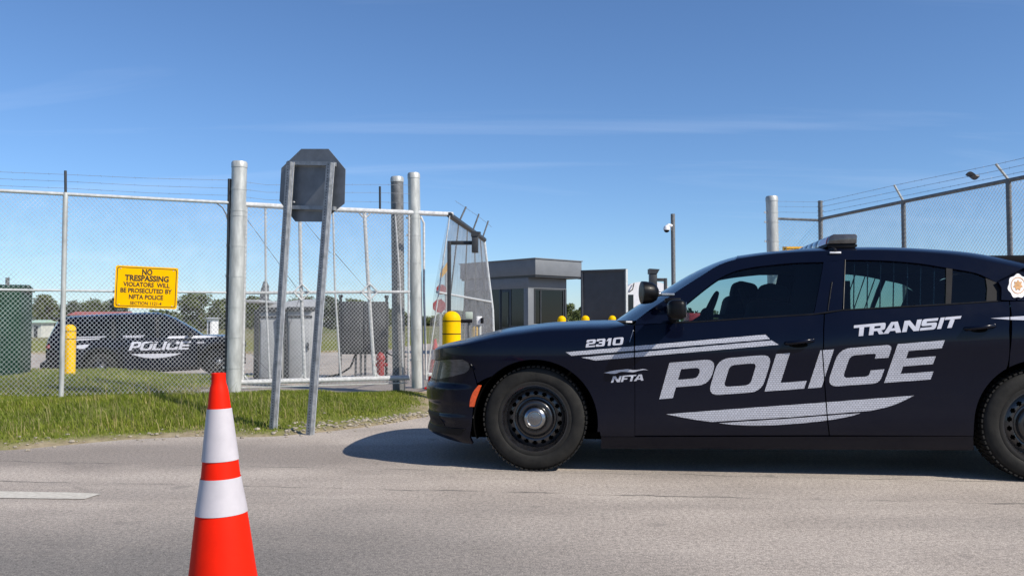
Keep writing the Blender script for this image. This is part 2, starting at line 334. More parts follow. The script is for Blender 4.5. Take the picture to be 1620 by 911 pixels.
# ------------------------------------------------------------------ lettering: outlines in a cell [0,w]x[0,1]
def rpoly(pts, seg=5):
    out = []; n = len(pts)
    for i in range(n):
        x, y = pts[i][:2]; r = pts[i][2] if len(pts[i]) > 2 else 0
        p = np.array((x, y)); a = np.array(pts[i-1][:2]) - p; b = np.array(pts[(i+1) % n][:2]) - p
        if r <= 0: out.append(p); continue
        la, lb = np.linalg.norm(a), np.linalg.norm(b); k = min(r, la * 0.49, lb * 0.49)
        A, B = p + a / la * k, p + b / lb * k
        for j in range(seg + 1):
            t = j / seg; out.append((1-t)**2 * A + 2*t*(1-t) * p + t*t * B)
    return out
def glyph(ch, w, sx, sy, r=0.16):
    """outer loop and holes; sx stem width, sy bar height (cell height 1)"""
    ri = r * 0.45
    if ch == 'P':
        return [rpoly([(0,0),(sx,0),(sx,.30),(w,.30,r),(w,1,r),(0,1)]), rpoly([(sx,.30+sy),(w-sx,.30+sy,ri),(w-sx,1-sy,ri),(sx,1-sy)])]
    if ch == 'R':
        k = w - 1.35 * sx
        return [rpoly([(0,0),(sx,0),(sx,.32),(k-.25*sx,.32),(w-1.1*sx,0),(w,0),(w-.75*sx,.34),(w,.42,r*.5),(w,1,r),(0,1)]), rpoly([(sx,.32+sy),(w-sx,.32+sy,ri),(w-sx,1-sy,ri),(sx,1-sy)])]
    if ch in 'O0':
        return [rpoly([(0,0,r),(w,0,r),(w,1,r),(0,1,r)]), rpoly([(sx,sy,ri),(w-sx,sy,ri),(w-sx,1-sy,ri),(sx,1-sy,ri)])]
    if ch == 'L': return [rpoly([(0,0),(w,0),(w,sy),(sx,sy),(sx,1),(0,1)])]
    if ch in 'I': return [rpoly([(0,0),(w,0),(w,1),(0,1)])]
    if ch == '1': return [rpoly([(w-sx,0),(w,0),(w,1),(w-sx*1.1,1),(0,.72),(0,.56),(w-sx,.74)])]
    if ch == 'C':
        return [rpoly([(0,0,r),(w,0,r),(w,.36),(w-sx,.36),(w-sx,sy,ri),(sx,sy,ri),(sx,1-sy,ri),(w-sx,1-sy,ri),(w-sx,.66),(w,.66),(w,1,r),(0,1,r)])]
    if ch == 'E':
        m = .5
        return [rpoly([(0,0),(w,0),(w,sy),(sx,sy),(sx,m-sy/2),(w*.93,m-sy/2),(w*.93,m+sy/2),(sx,m+sy/2),(sx,1-sy),(w,1-sy),(w,1),(0,1)])]
    if ch == 'F':
        m = .45
        return [rpoly([(0,0),(sx,0),(sx,m-sy/2),(w*.88,m-sy/2),(w*.88,m+sy/2),(sx,m+sy/2),(sx,1-sy),(w,1-sy),(w,1),(0,1)])]
    if ch == 'T':
        c = w / 2
        return [rpoly([(c-sx/2,0),(c+sx/2,0),(c+sx/2,1-sy),(w,1-sy),(w,1),(0,1),(0,1-sy),(c-sx/2,1-sy)])]
    if ch == 'N': return [rpoly([(0,0),(sx,0),(sx,.62),(w-sx*1.15,0),(w,0),(w,1),(w-sx,1),(w-sx,.38),(sx*1.15,1),(0,1)])]
    if ch == 'A':
        k = sx * 1.12
        return [rpoly([(0,0),(k,0),(k+.07*w,.2),(w-k-.07*w,.2),(w-k,0),(w,0),(w*.5+k*.62,1),(w*.5-k*.62,1)]), rpoly([(k+.13*w,.2+sy),(w-k-.13*w,.2+sy),(w*.5+.01,.80),(w*.5-.01,.80)])]
    if ch == 'S':
        m = .5
        return [rpoly([(0,0),(w,0,r),(w,m+sy/2,r),(sx,m+sy/2,ri),(sx,1-sy,ri),(w*.97,1-sy),(w*.97,1),(0,1,r),(0,m-sy/2,r),(w-sx,m-sy/2,ri),(w-sx,sy,ri),(0,sy)])]
    if ch == '2':
        m = .5
        return [rpoly([(0,0),(w,0),(w,sy),(sx,sy),(sx,m-sy/2,ri),(w,m-sy/2,r),(w,1,r),(0,1,r),(0,.68),(sx,.68),(sx,1-sy,ri),(w-sx,1-sy,ri),(w-sx,m+sy/2,ri),(0,m+sy/2,r)])]
    if ch == '3':
        m = .5
        return [rpoly([(0,0,r),(w,0,r),(w,m,r*.6),(w,1,r),(0,1,r),(0,.70),(sx,.70),(sx,1-sy,ri),(w-sx,1-sy,ri),(w-sx,m+sy/2,ri),(w*.3,m+sy/2),(w*.3,m-sy/2),(w-sx,m-sy/2,ri),(w-sx,sy,ri),(sx,sy,ri),(sx,.30),(0,.30)])]
def fill_loops(loops):
    vl = [[Vector((p[0], p[1], 0)) for p in lp] for lp in loops]
    tris = tessellate_polygon(vl); pts = [p for lp in loops for p in lp]
    return pts, tris
def quad_map(quad):
    """(u,v) in the unit square -> photo pixel, quad = BL, BR, TR, TL"""
    BL, BR, TR, TL = [np.array(q, float) for q in quad]
    return lambda u, v: (1-u)*(1-v)*BL + u*(1-v)*BR + u*v*TR + (1-u)*v*TL
WORD_POLICE = [('P', 0, .172), ('O', .178, .376), ('L', .388, .534), ('I', .548, .598), ('C', .616, .812), ('E', .829, 1.0)]
def word_cells(word, gap=0.03, widths=None):
    ws = [(0.33 if c in 'I1' else 1.0) * (1.12 if c in 'AN' else 1) for c in word] if widths is None else widths
    tot = sum(ws); out = []; x = 0; k = (1 - gap * (len(word) - 1)) / tot
    for c, w in zip(word, ws):
        out.append((c, x, x + w * k)); x += w * k + gap
    return out
def word_triangles(cells, quad, sx, sy, r):
    """list of (px points, triangles); sx relative to the word's width"""
    qm = quad_map(quad); res = []
    for ch, u0, u1 in cells:
        w = u1 - u0; A = 6.0                                  # keep rounding roughly round: cell scaled
        k = A
        lp = glyph(ch, w * k, sx * k, sy, r)
        if ch in 'PO0CSR23': pass
        pts, tris = fill_loops([[(p[0] / k, p[1]) for p in L] for L in lp])
        res.append(([qm(u0 + p[0], p[1]) for p in pts], tris))
    return res

# ------------------------------------------------------------------ vehicles: panels on a lofted body surface
class Body:
    """car frame: origin on the ground, x along the car, y across (away from the street side), z up"""
    def __init__(s, O, a, name, label, cat):
        s.O = Vector(O); s.a = Vector(a).normalized(); s.b = Vector((-s.a.y, s.a.x, 0)).normalized(); s.c = s.a.cross(s.b)
        R = Matrix((s.a, s.b, s.c)).transposed()
        s.M = Matrix.Translation(s.O) @ R.to_4x4(); s.Mi = s.M.inverted()
        s.root = thing(name, label, cat, s.O, R.to_euler())
        s.M = mat_of(s.root); s.Mi = s.M.inverted()
        s.cam = s.Mi @ CAM
    def toC(s, px, py, y=0.0):
        d = s.Mi.to_3x3() @ ray(px, py); k = (y - s.cam.y) / d.y; p = s.cam + d * k; return p
    def px(s, p): return project(s.M @ Vector(p))
    def inv(s, px, py, fy, n=6):
        y = 0.05
        for _ in range(n):
            p = s.toC(px, py, y); y = fy(p.x, p.z)
        return p.x, p.z

class Sedan(Body):
    W = 0.955
    XK, XT = -0.30, 3.95
    LQ = 0.62
    def setup(s):
        bp = [(1005,513),(1065,511.5),(1102,510.5),(1187,504.5),(1287,498.5),(1331,492),(1497,483),(1582,477.5),(1620,474.8)]
        q = [s.toC(x, y, 0.07) for x, y in bp]
        xs = [-1.2, 0.0] + [p.x for p in q] + [q[-1].x + .8, q[-1].x + 1.6]; zs = [1.0, 1.02] + [p.z for p in q] + [q[-1].z + .012, q[-1].z - .01]
        s.zb = pchip(xs, zs)
        s.prof = pchip([.10,.20,.28,.36,.46,.58,.70,.78,.84,.92,1.0,1.06,1.12], [.14,.075,.042,.030,.026,.022,.010,.0,.003,.022,.066,.115,.19])
        s.xn = lambda z: -0.9
        s.xr = 4.50
        # centre-line heights
        hp = [(752,534),(783,526),(814,519.5),(844,515.5),(875,511.5),(906,509.8),(930,508.5),(970,508)]
        q = [s.toC(x, y, 0.85) for x, y in hp]
        xs = [-1.02, -.93, -.80, -.62] + [p.x for p in q]; zs = [.66, .775, .855, .905] + [p.z for p in q]
        s.zc = pchip(xs, zs)
    def inset(s, x, z):
        return s.prof(z / s.zb(x)) + 0.0
    def S(s, t, z):
        """point of the near body side; t = x on the flank and wraps round the nose and tail beyond XK / XT"""
        d = s.inset(max(t, s.XK), z); n = 2.5
        if t < s.XK:
            g = min(1.0, (s.XK - t) / s.LQ) * math.pi / 2
            return Vector((s.XK - (s.XK - s.xn(z)) * math.sin(g) ** (2/n), d + (s.W - d) * (1 - max(0, math.cos(g)) ** (2/n)), z))
        if t > s.XT:
            n = 3.2; g = min(1.0, (t - s.XT) / s.LQ) * math.pi / 2
            return Vector((s.XT + (s.xr - s.XT) * math.sin(g) ** (2/n), d + (s.W - d) * (1 - max(0, math.cos(g)) ** (2/n)), z))
        return Vector((t, d, z))
    def invS(s, px, py):
        x, z = s.inv(px, py, lambda x, z: s.inset(max(x, s.XK), z))
        if x >= s.XK: return x, z
        best = None; t = max(x, s.XK - s.LQ * 0.6)
        for _ in range(25):
            p = s.px(s.S(t, z)); e = (p[0] - px, p[1] - py)
            if abs(e[0]) + abs(e[1]) < 0.05: break
            h = 1e-3; a = s.px(s.S(t + h, z)); b = s.px(s.S(t, z + h))
            J = np.array([[(a[0]-p[0])/h, (b[0]-p[0])/h], [(a[1]-p[1])/h, (b[1]-p[1])/h]])
            try: dl = np.linalg.solve(J, -np.array(e))
            except Exception: break
            t += max(-.06, min(.06, dl[0])); z += max(-.05, min(.05, dl[1])); t = min(max(t, s.XK - s.LQ * 0.8), s.XK + .5)
        return t, z
    def fit_nose(s, rows):
        """nose length per height so that the outline seen from the street matches rows of (pixel y, pixel x)"""
        out = []
        for py, pxx in rows:
            z = s.toC(pxx, py, 0.45).z; lo, hi = -1.3, -0.5
            for _ in range(26):
                m = (lo + hi) / 2; s.xn = lambda zz, m=m: m
                mn = min(s.px(s.S(s.XK - s.LQ * k / 30, z))[0] for k in range(31))
                if mn < pxx: lo = m
                else: hi = m
            out.append((z, m))
        out.sort(); s.xn = pchip([o[0] for o in out], [o[1] for o in out])
    def G(s, x, z):
        """greenhouse inset"""
        k = max(0.0, z - s.zb(x)); return 0.082 + 0.46 * k + 0.30 * k * k
    def invG(s, px, py): return s.inv(px, py, s.G)
    def P(s, px, py): return np.array(s.invS(px, py))
    def Q(s, px, py): return np.array(s.invG(px, py))

def panel(body, name, patches, material, surf, parent=None, off=0.0, flange=0.02, both=True, smooth=True, label=None, mirror_parent=None, round_=0.003, centre=False, thick_in=1):
    """patches: list of (bot, top, left, right, nu, nv) curves in (t,z); a flange is folded inwards along the open border"""
    made = []
    for side in ((0, 1) if both else (0,)):
        if centre and side: break
        mb = MB()
        def pt(q, dy=0.0):
            p = Vector(surf(q[0], q[1])); p.y += dy
            return Vector((p.x, 2 * body.W - p.y, p.z)) if side else p
        for (b, t, l, r, nu, nv) in patches:
            mb.grid([[pt(q, -off) for q in row] for row in coons(b, t, l, r, nu, nv)])
        if centre:
            n0 = len(mb.v); mv = [Vector((p.x, 2 * body.W - p.y, p.z)) for p in mb.v]; mf = [tuple(i + n0 for i in f)[::-1] for f in mb.f]; mb.v += mv; mb.f += mf
        me = bpy.data.meshes.new(name); me.from_pydata([tuple(p) for p in mb.v], [], mb.f)
        bm = bmesh.new(); bm.from_mesh(me); bmesh.ops.remove_doubles(bm, verts=bm.verts, dist=4e-4)
        bmesh.ops.recalc_face_normals(bm, faces=bm.faces)
        c = sum((f.calc_center_median() for f in bm.faces), Vector()) / max(1, len(bm.faces)); nn = sum((f.normal * f.calc_area() for f in bm.faces), Vector())
        outw = Vector((0, -1 if not side else 1, 0.15)) if not centre else Vector((c.x - 1.7, 0, .3))
        if nn.dot(outw) < 0: bmesh.ops.reverse_faces(bm, faces=bm.faces)
        if flange:
            bm.normal_update()
            be = [e for e in bm.edges if len(e.link_faces) == 1]
            nrm = {v: v.normal.copy() for e in be for v in e.verts}
            r = bmesh.ops.extrude_edge_only(bm, edges=be); nv_ = [g for g in r['geom'] if isinstance(g, bmesh.types.BMVert)]
            bm.verts.ensure_lookup_table()
            for v in nv_:
                o = min(nrm, key=lambda w: (w.co - v.co).length_squared) if len(nrm) < 400 else None
                v.co = v.co - (nrm[o] if o is not None else Vector((0, -1, 0))) * flange
            for e in be: e.smooth = False
        bm.to_mesh(me); bm.free(); me.materials.append(material)
        me.polygons.foreach_set('use_smooth', [True] * len(me.polygons))
        o = bpy.data.objects.new(name, me); COL.objects.link(o); o.parent = (parent if not side else (mirror_parent or parent)) or body.root
        if label: o['label'] = label
        made.append(o)
    return made

def decal(body, name, shapes, material, surf, inv, parent=None, off=0.0022, cut=None, step=(22, 7)):
    """shapes: list of (pixel points, triangles) laid on a body surface"""
    bm = bmesh.new()
    for pts, tris in shapes:
        vs = [bm.verts.new((p[0], p[1], 0)) for p in pts]
        for t in tris:
            try: bm.faces.new([vs[i] for i in t])
            except ValueError: pass
    xs = [v.co.x for v in bm.verts]; ys = [v.co.y for v in bm.verts]
    def bis(co, no): bmesh.ops.bisect_plane(bm, geom=bm.verts[:] + bm.edges[:] + bm.faces[:], dist=1e-4, plane_co=co, plane_no=no)
    x = min(xs) + step[0]
    while x < max(xs): bis((x, 0, 0), (1, 0, 0)); x += step[0]
    y = min(ys) + step[1]
    while y < max(ys): bis((0, y, 0), (0, 1, 0)); y += step[1]
    if cut:                                                  # leave the door gap free
        (x0, y0), (x1, y1) = cut; n = Vector((y1 - y0, -(x1 - x0), 0)).normalized()
        for sgn in (-0.9, 0.9): bis(Vector((x0, y0, 0)) + n * sgn, n)
        kill = [f for f in bm.faces if abs((f.calc_center_median() - Vector((x0, y0, 0))).dot(n)) < 0.88]
        bmesh.ops.delete(bm, geom=kill, context='FACES')
    for v in bm.verts:
        t, z = inv(v.co.x, v.co.y); p = Vector(surf(t, z)); p.y -= off; v.co = p
    bmesh.ops.recalc_face_normals(bm, faces=bm.faces)
    if sum(f.normal.y for f in bm.faces) > 0: bmesh.ops.reverse_faces(bm, faces=bm.faces)
    me = bpy.data.meshes.new(name); bm.to_mesh(me); bm.free(); me.materials.append(material)
    me.polygons.foreach_set('use_smooth', [True] * len(me.polygons))
    o = bpy.data.objects.new(name, me); COL.objects.link(o); o.parent = parent or body.root
    return o
def poly_shape(pts):
    return (pts, tessellate_polygon([[Vector((p[0], p[1], 0)) for p in pts]]))
def smooth_px(pts): return [tuple(p) for p in Curve(pts, True).p]

def wheel(root, c, R, width, rimR, outward=-1, nslots=18, rim_mat=None, hubcap=True, tread_blocks=True):
    """wheel with its axle along y; outward face towards y*outward"""
    T = Matrix.Translation(Vector(c)) @ Matrix.Rotation(math.pi / 2 * (1 if outward < 0 else -1), 4, 'X')      # local z -> outward
    w = width
    mb = MB(); e = rimR
    prof = [(e - .012, -w*.42), (e + .02, -w*.5), (R - .05, -w*.52), (R - .016, -w*.45), (R - .006, -w*.36), (R - .003, 0), (R - .006, w*.36), (R - .016, w*.45), (R - .030, w*.50),
            (R - .055, w*.525), (e + .05, w*.535), (e + .028, w*.525), (e + .020, w*.50), (e + .010, w*.515), (e - .004, w*.50), (e - .012, w*.42)]
    mb.lathe(prof, 72, T, close=True)
    tyre = mb.build('tyre', M['rubber'], root, angle=50)
    if tread_blocks:
        tb = MB(); n = 64
        for k in range(n):
            g = 2 * math.pi * k / n
            for zz, ww, rr in ((w*.40, w*.16, R - .0045), (w*.17, w*.2, R - .002), (-w*.10, w*.2, R - .002), (-w*.38, w*.18, R - .005)):
                Rm = Matrix.Rotation(g + (.03 if zz > 0 else 0), 4, 'Z')
                tb.box((rr, 0, zz), (.010, R * 2 * math.pi / n * .62, ww), T @ Rm)
        tb.build('tread', M['tread'], tyre, smooth=False, kind='stuff')
    rm = MB(); per = 8; n = nslots * per; rm_mat = rim_mat or M['rim']
    # lip and barrel
    rm.lathe([(e - .002, w*.47), (e - .002, w*.50), (e - .012, w*.50), (e - .016, w*.44), (e - .030, w*.30), (e - .034, w*.10)], 72, T, caps=False)
    dish = [(e - .034, w*.20), (e - .052, w*.235), (e - .060, w*.25), (e - .070, w*.26), (e - .080, w*.265), (e - .088, w*.26), (e * .60, w*.23), (e * .56, w*.24), (e * .52, w*.30), (e * .48, w*.345), (e * .44, w*.355), (e * .38, w*.35), (0.0001, w*.33)]
    o = len(rm.v)
    for r, h in dish:
        for k in range(n):
            g = 2 * math.pi * k / n; rm.v.append(T @ Vector((r * math.cos(g), r * math.sin(g), h)))
    for i in range(len(dish) - 1):
        for k in range(n):
            q = k % per
            if i in (1, 2, 3) and 1 <= q <= 5 and not ((i != 2) and q in (1, 5)): continue
            k2 = (k + 1) % n; rm.f.append((o + i*n + k, o + i*n + k2, o + (i+1)*n + k2, o + (i+1)*n + k))
    rim = rm.build('rim', rm_mat, root, angle=40)
    dr = MB(); dr.lathe([(0.001, -w*.3), (e - .04, -w*.3), (e - .04, w*.08), (0.001, w*.08)], 40, T); dr.build('brake_drum', M['underbody'], rim)
    if hubcap:
        h = MB(); k = e * .36
        h.lathe([(k * 1.06, w*.345), (k * 1.06, w*.375), (k, w*.40), (k * .93, w*.47), (k * .80, w*.525), (k * .62, w*.555), (k * .60, w*.548), (k * .55, w*.548), (k * .53, w*.56), (k * .3, w*.568), (.0001, w*.57)], 40, T)
        h.build('hubcap', M['chrome'], rim, angle=50)
    return tyre, rim

# ================================================================== the sedan
def build_sedan():
    Pf, Pr = on_z(846, 745.5), on_z(1650, 763)
    s = Sedan(Pf, (Pr - Pf), 'police_sedan', 'dark navy police sedan with white lettering and a roof light bar, parked across the driveway', 'car')
    s.O = s.O - s.b * 0.045; s.root.location = s.O; s.M = mat_of(s.root); s.Mi = s.M.inverted(); s.cam = s.Mi @ CAM
    s.setup()
    WB = (Pr - Pf).length; W2 = 2 * s.W
    s.fit_nose([(570, 687), (585, 684), (600, 681), (614, 679), (630, 679.5), (642, 680), (652, 681.5), (664, 681), (672, 678.5), (679, 677), (686, 685), (694, 700)])
    P, Q, S, root = s.P, s.Q, s.S, s.root
    paint = M['paint']
    C = lambda *p: Curve([P(*k) for k in p])
    Cs = lambda *p: Curve([P(*k) for k in p], True)
    # wheel arches as circles on the flank
    af = P(846, 668); rf = abs(P(946, 668)[0] - af[0]); ar = P(1650, 671); rr = abs(ar[0] - P(1541, 671)[0])
    def arc(c, r, a0, a1, n=24): return [np.array((c[0] + r * math.cos(math.radians(a0 + (a1 - a0) * k / n)), c[1] + r * math.sin(math.radians(a0 + (a1 - a0) * k / n)))) for k in range(n + 1)]
    zs = lambda x: s.zc(x) - (0.018 + .05 * smooth01((x + .95) / .6))            # shoulder under the hood edge
    xc = P(1003, 520)[0]                                                           # door front edge
    zdoor = P(1004, 514)[1]; xcowl = s.toC(972, 508, s.W).x
    def zsh(x):
        k = smooth01((x - (xc - .28)) / .28); return zs(min(x, xcowl)) * (1 - k) + zdoor * k
    tn = s.XK - s.LQ
    th = s.XK - s.LQ * .70                                                          # where the headlamp ends round the nose
    def shoulder(t0, t1, n=24):
        out = []
        for k in range(n + 1):
            t = t0 + (t1 - t0) * k / n; z = 0.8
            for _ in range(8): z = zsh(S(t, z).x)
            out.append(np.array((t, z)))
        return out
    # --- bumper, fender, doors, quarter
    hl_top = [P(692, 570.5), P(712, 568.5), P(732, 568.5)]; hl_back = P(745, 579); hl_low = [P(736, 590), P(715, 595.5), P(692, 600)]
    z_hl0, z_hl1 = hl_low[-1][1], hl_top[0][1]
    a142 = arc(af, rf, 142, 142, 1)[0]; a12 = arc(af, rf, 10, 10, 1)[0]
    tP = P(760, 560)[0]; topsplit = shoulder(tP, tP, 1)[0]
    pB = C((748.3, 702), (747.3, 646), (752, 626)); 
    bump_r = Curve([P(748.3, 702), P(747.3, 660), P(748.5, 640), P(755, 622), a142 + np.array((-.004, -.004))])
    zlow = lambda t: P(748, 702)[1] + (.235 - P(748, 702)[1]) * smooth01((P(748, 702)[0] - t) / .35)
    bot = Curve([np.array((t, zlow(t))) for t in np.linspace(tn, P(748.3, 702)[0], 26)])
    # lower bumper from the nose centre to the arch, up to the headlamp's lower edge
    zc_n = z_hl0 - .015
    top_b = Curve([np.array((tn, zc_n)), np.array((th, zc_n))] + hl_low[::-1] + [hl_back + np.array((.006, -.006)), a142 + np.array((-.004, -.004))])
    def Sb(t, z):
        p = S(t, z); k = smooth01((z_hl0 - .022 - z) / .03) * smooth01((z - .30) / .06) * smooth01((P(742, 600)[0] + .05 - t) / .16); g_ = min(1, max(0, (s.XK - t) / s.LQ)) * math.pi / 2
        m_ = smooth01((.47 - z) / .02) * smooth01((z - .36) / .03) * .55
        o = .020 * k * (1 - m_); return p + Vector((-o * math.sin(g_), -o * math.cos(g_), 0))
    panel(s, 'front_bumper', [(bot, top_b, Curve([np.array((tn, .235)), np.array((tn, zc_n))]), bump_r, 54, 40)], paint, Sb, centre=True, flange=.02)
    fend_low = Curve([np.array((th, z_hl1 + .012))] + [p + np.array((0, .006)) for p in hl_top] + [hl_back + np.array((.008, .003)), a142])
    sh0 = shoulder(th, tP)
    p1 = (fend_low, Curve(sh0), Curve([fend_low(0), sh0[0]]), Curve([a142, topsplit]), 26, 12)
    sh1 = shoulder(tP, xc - .003)
    a_up = arc(af, rf, 142, 10, 40)
    p2 = (Curve(a_up), Curve(sh1), Curve([a142, topsplit]), Curve([a12, sh1[-1]]), 44, 12)
    xb = P(950.5, 690)
    arcd = arc(af, rf, 10, -8, 6)
    left3 = Curve([P(950.5, 690)] + [P(949, 682)] + arcd[::-1])
    p3 = (Curve([P(950.5, 690), P(1004, 690)]), Curve([a12, sh1[-1]]), left3, Curve([P(1004, 690), P(1004, 600), sh1[-1]]), 44, 18)
    fenders = panel(s, 'front_fender', [p1, p2, p3], paint, S)
    # arch lips
    for nm, c, r, x0, x1 in (('front', af, rf, 197, -16), ('rear', ar, rr, 192, -12)):
        for side in (0, 1):
            mb = MB(); rows = []
            for q in arc(c, r - .001, x0, x1, 40):
                d = s.inset(q[0], q[1]); row = []
                for k, (dr_, dy) in enumerate(((-.001, .006), (-.003, .012), (-.004, .02), (-.004, .05), (-.003, .10), (.0, .34))):
                    v = q - c; v = v / np.linalg.norm(v); qq = q + v * dr_; y = d + dy
                    row.append(Vector((qq[0], W2 - y if side else y, qq[1])))
                rows.append(row)
            mb.grid(rows); mb.build('wheel_arch_liner', M['underbody'], root)
    # doors
    g = .0035
    bline = [(1312, 688), (1309, 664), (1305, 612), (1302, 562), (1303, 520), (1304, 499)]
    beltF = [(1004, 514), (1065, 511.5), (1102, 510.5), (1187, 504.5), (1287, 498.5), (1304, 497)]
    bl = lambda dx: Curve([P(*k) + np.array((dx, 0)) for k in bline])
    fd_top = [P(*k) for k in beltF]; fd_top[0][0] += g; fd_top[-1][0] -= g
    fd_left = Curve([P(1004, 688.5) + np.array((g, 0)), P(1004, 600) + np.array((g, 0)), fd_top[0]])
    fr = bl(-g)
    fdoor = panel(s, 'front_door', [(Curve([fd_left(0), fr(0)]), Curve(fd_top), fd_left, Curve(list(fr.p[:-1]) + [fd_top[-1]]), 40, 24)], paint, S)
    beltR = [(1304, 497), (1331, 492), (1400, 488.5), (1497, 483), (1582, 477.5), (1597, 476.3)]
    rd_top = [P(*k) for k in beltR]; rd_top[0][0] += g; rd_top[-1][0] -= g
    aR = [P(1540, 689), P(1540.5, 676)] + arc(ar, rr, 178, 121, 14); shut = [P(1597.5, 563), P(1597, 520), rd_top[-1]]
    rd_right = Curve(aR + [p + np.array((-g, 0)) for p in shut[:-1]] + [rd_top[-1]])
    rl = bl(g)
    rdoor = panel(s, 'rear_door', [(Curve([rl(0), aR[0]]), Curve(rd_top), Curve(list(rl.p[:-1]) + [rd_top[0]]), rd_right, 40, 30)], paint, S)
    # quarter panel and tail
    q0 = arc(ar, rr, 119, 119, 1)[0]; q15 = arc(ar, rr, 18, 18, 1)[0]; xt = s.XT
    qt0 = P(1597.3, 476.2); qt0[0] += .001
    def zq(x): return s.zb(x)
    qtop = [qt0] + [np.array((x, zq(x))) for x in np.linspace(qt0[0] + .05, xt, 14)]
    qp1 = (Curve(arc(ar, rr, 119, 18, 30)), Curve(qtop), Curve([q0, P(1597.8, 560) + np.array((.001, 0)), qt0]), Curve([q15, qtop[-1]]), 32, 12)
    qb = np.array((q15[0] + .03, .27)); qe = np.array((xt, .27))
    qp2 = (Curve([qb, qe]), Curve([q15, qtop[-1]]), Curve([qb] + arc(ar, rr, -14, 18, 10)), Curve([qe, qtop[-1]]), 32, 14)
    panel(s, 'quarter_panel', [qp1, qp2], paint, S)
    tt = s.XT + s.LQ
    zt = zq(xt)
    panel(s, 'rear_bumper', [(Curve([np.array((xt + .004, .27)), np.array((tt, .27))]), Curve([np.array((xt + .004, .80)), np.array((tt, .80))]), Curve([np.array((xt + .004, .27)), np.array((xt + .004, .80))]), Curve([np.array((tt, .27)), np.array((tt, .80))]), 24, 10)], paint, S, centre=True)
    panel(s, 'tail_panel', [(Curve([np.array((xt + .004, .806)), np.array((tt, .806))]), Curve([np.array((xt + .004, zt)), np.array((tt, zt))]), Curve([np.array((xt + .004, .806)), np.array((xt + .004, zt))]), Curve([np.array((tt, .806)), np.array((tt, zt))]), 24, 8)], paint, S, centre=True)
    panel(s, 'tail_lamp', [(Curve([np.array((xt + .10, .90)), np.array((tt, .90))]), Curve([np.array((xt + .10, 1.04)), np.array((tt, 1.04))]), Curve([np.array((xt + .10, .90)), np.array((xt + .10, 1.04))]), Curve([np.array((tt, .90)), np.array((tt, 1.04))]), 20, 4)], M['red_lens'], S, off=.004, centre=True)
    # rocker
    rk = lambda x, z: S(x, z) + Vector((0, .006, 0))
    x0, x1 = P(951, 690)[0], P(1540, 690)[0]
    rb0, rb1 = P(951, 709.5), P(1541, 712)
    panel(s, 'rocker_panel', [(Curve([rb0, rb1]), Curve([P(951, 691), P(1540, 690)]), Curve([rb0, P(951, 691)]), Curve([rb1, P(1540, 690)]), 30, 5)], M['paint'], rk)
    # front lower grille, headlamps, side marker
    ug = lambda p, dz=0: np.array((p[0], p[1] + dz))
    gl = [P(706, 674.5), P(700, 656), P(690, 651.5)]
    zg0, zg1 = P(690, 671)[1], P(690, 651)[1]
    panel(s, 'lower_grille', [(Curve([np.array((tn, zg0)), np.array((P(704, 673)[0], zg0))]), Curve([np.array((tn, zg1)), np.array((P(696, 653)[0], zg1))]), Curve([np.array((tn, zg0)), np.array((tn, zg1))]), Curve([np.array((P(704, 673)[0], zg0)), np.array((P(696, 653)[0], zg1))]), 24, 4)], M['black_plastic'], Sb, off=.004, centre=True, flange=.01)
    zl = .262
    panel(s, 'front_lip', [(Curve([np.array((tn, .238)), np.array((P(735, 700)[0], .238))]), Curve([np.array((tn, .285)), np.array((P(735, 690)[0], .285))]), Curve([np.array((tn, .238)), np.array((tn, .285))]), Curve([np.array((P(735, 700)[0], .238)), np.array((P(735, 690)[0], .285))]), 30, 4)], M['black_plastic'], Sb, off=.012, centre=True, flange=.02)
    lamp_b = Curve([np.array((th, z_hl0))] + hl_low[::-1]); lamp_t = Curve([np.array((th, z_hl1))] + hl_top)
    lamp = panel(s, 'headlight', [(lamp_b, lamp_t, Curve([lamp_b(0), lamp_t(0)]), Curve([hl_low[0], P(742, 584.5), hl_back + np.array((-.006, 0)), P(740, 573), hl_top[-1]]), 22, 10)], M['lamp_glass'], lambda t, z: S(t, z) + Vector((0, .004, 0)), flange=.03)
    panel(s, 'grille', [(Curve([np.array((tn, z_hl0)), np.array((th - .004, z_hl0))]), Curve([np.array((tn, z_hl1)), np.array((th - .004, z_hl1))]), Curve([np.array((tn, z_hl0)), np.array((tn, z_hl1))]), Curve([np.array((th - .004, z_hl0)), np.array((th - .004, z_hl1))]), 16, 6)], M['black_plastic'], lambda t, z: S(t, z) + Vector((.006, 0, 0)), centre=True)
    lb_ = [p + np.array((0, -.008)) for p in hl_low]; lt_ = [p + np.array((0, .007)) for p in hl_top]; bk_ = hl_back + np.array((.012, 0))
    lamp_bz = panel(s, 'headlight_bezel', [(Curve([np.array((th, z_hl0 - .008))] + lb_[::-1]), Curve([np.array((th, z_hl1 + .007))] + lt_), Curve([np.array((th, z_hl0 - .008)), np.array((th, z_hl1 + .007))]), Curve([lb_[0], P(743, 585), bk_, P(742, 573), lt_[-1]]), 22, 10)], M['black_plastic'], lambda t, z: S(t, z) + Vector((0, .010, 0)), flange=.03)
    mk = panel(s, 'side_marker', [(C((742.8, 643), (750.5, 643)), C((757, 609), (761.5, 609.5)), Cs((742.8, 643), (744, 632), (748.5, 620), (757, 609)), Cs((750.5, 643), (752.5, 633), (757, 621), (761.5, 609.5)), 5, 12)], M['amber'], S, off=.004, flange=.012)
    # --- hood
    rows = []
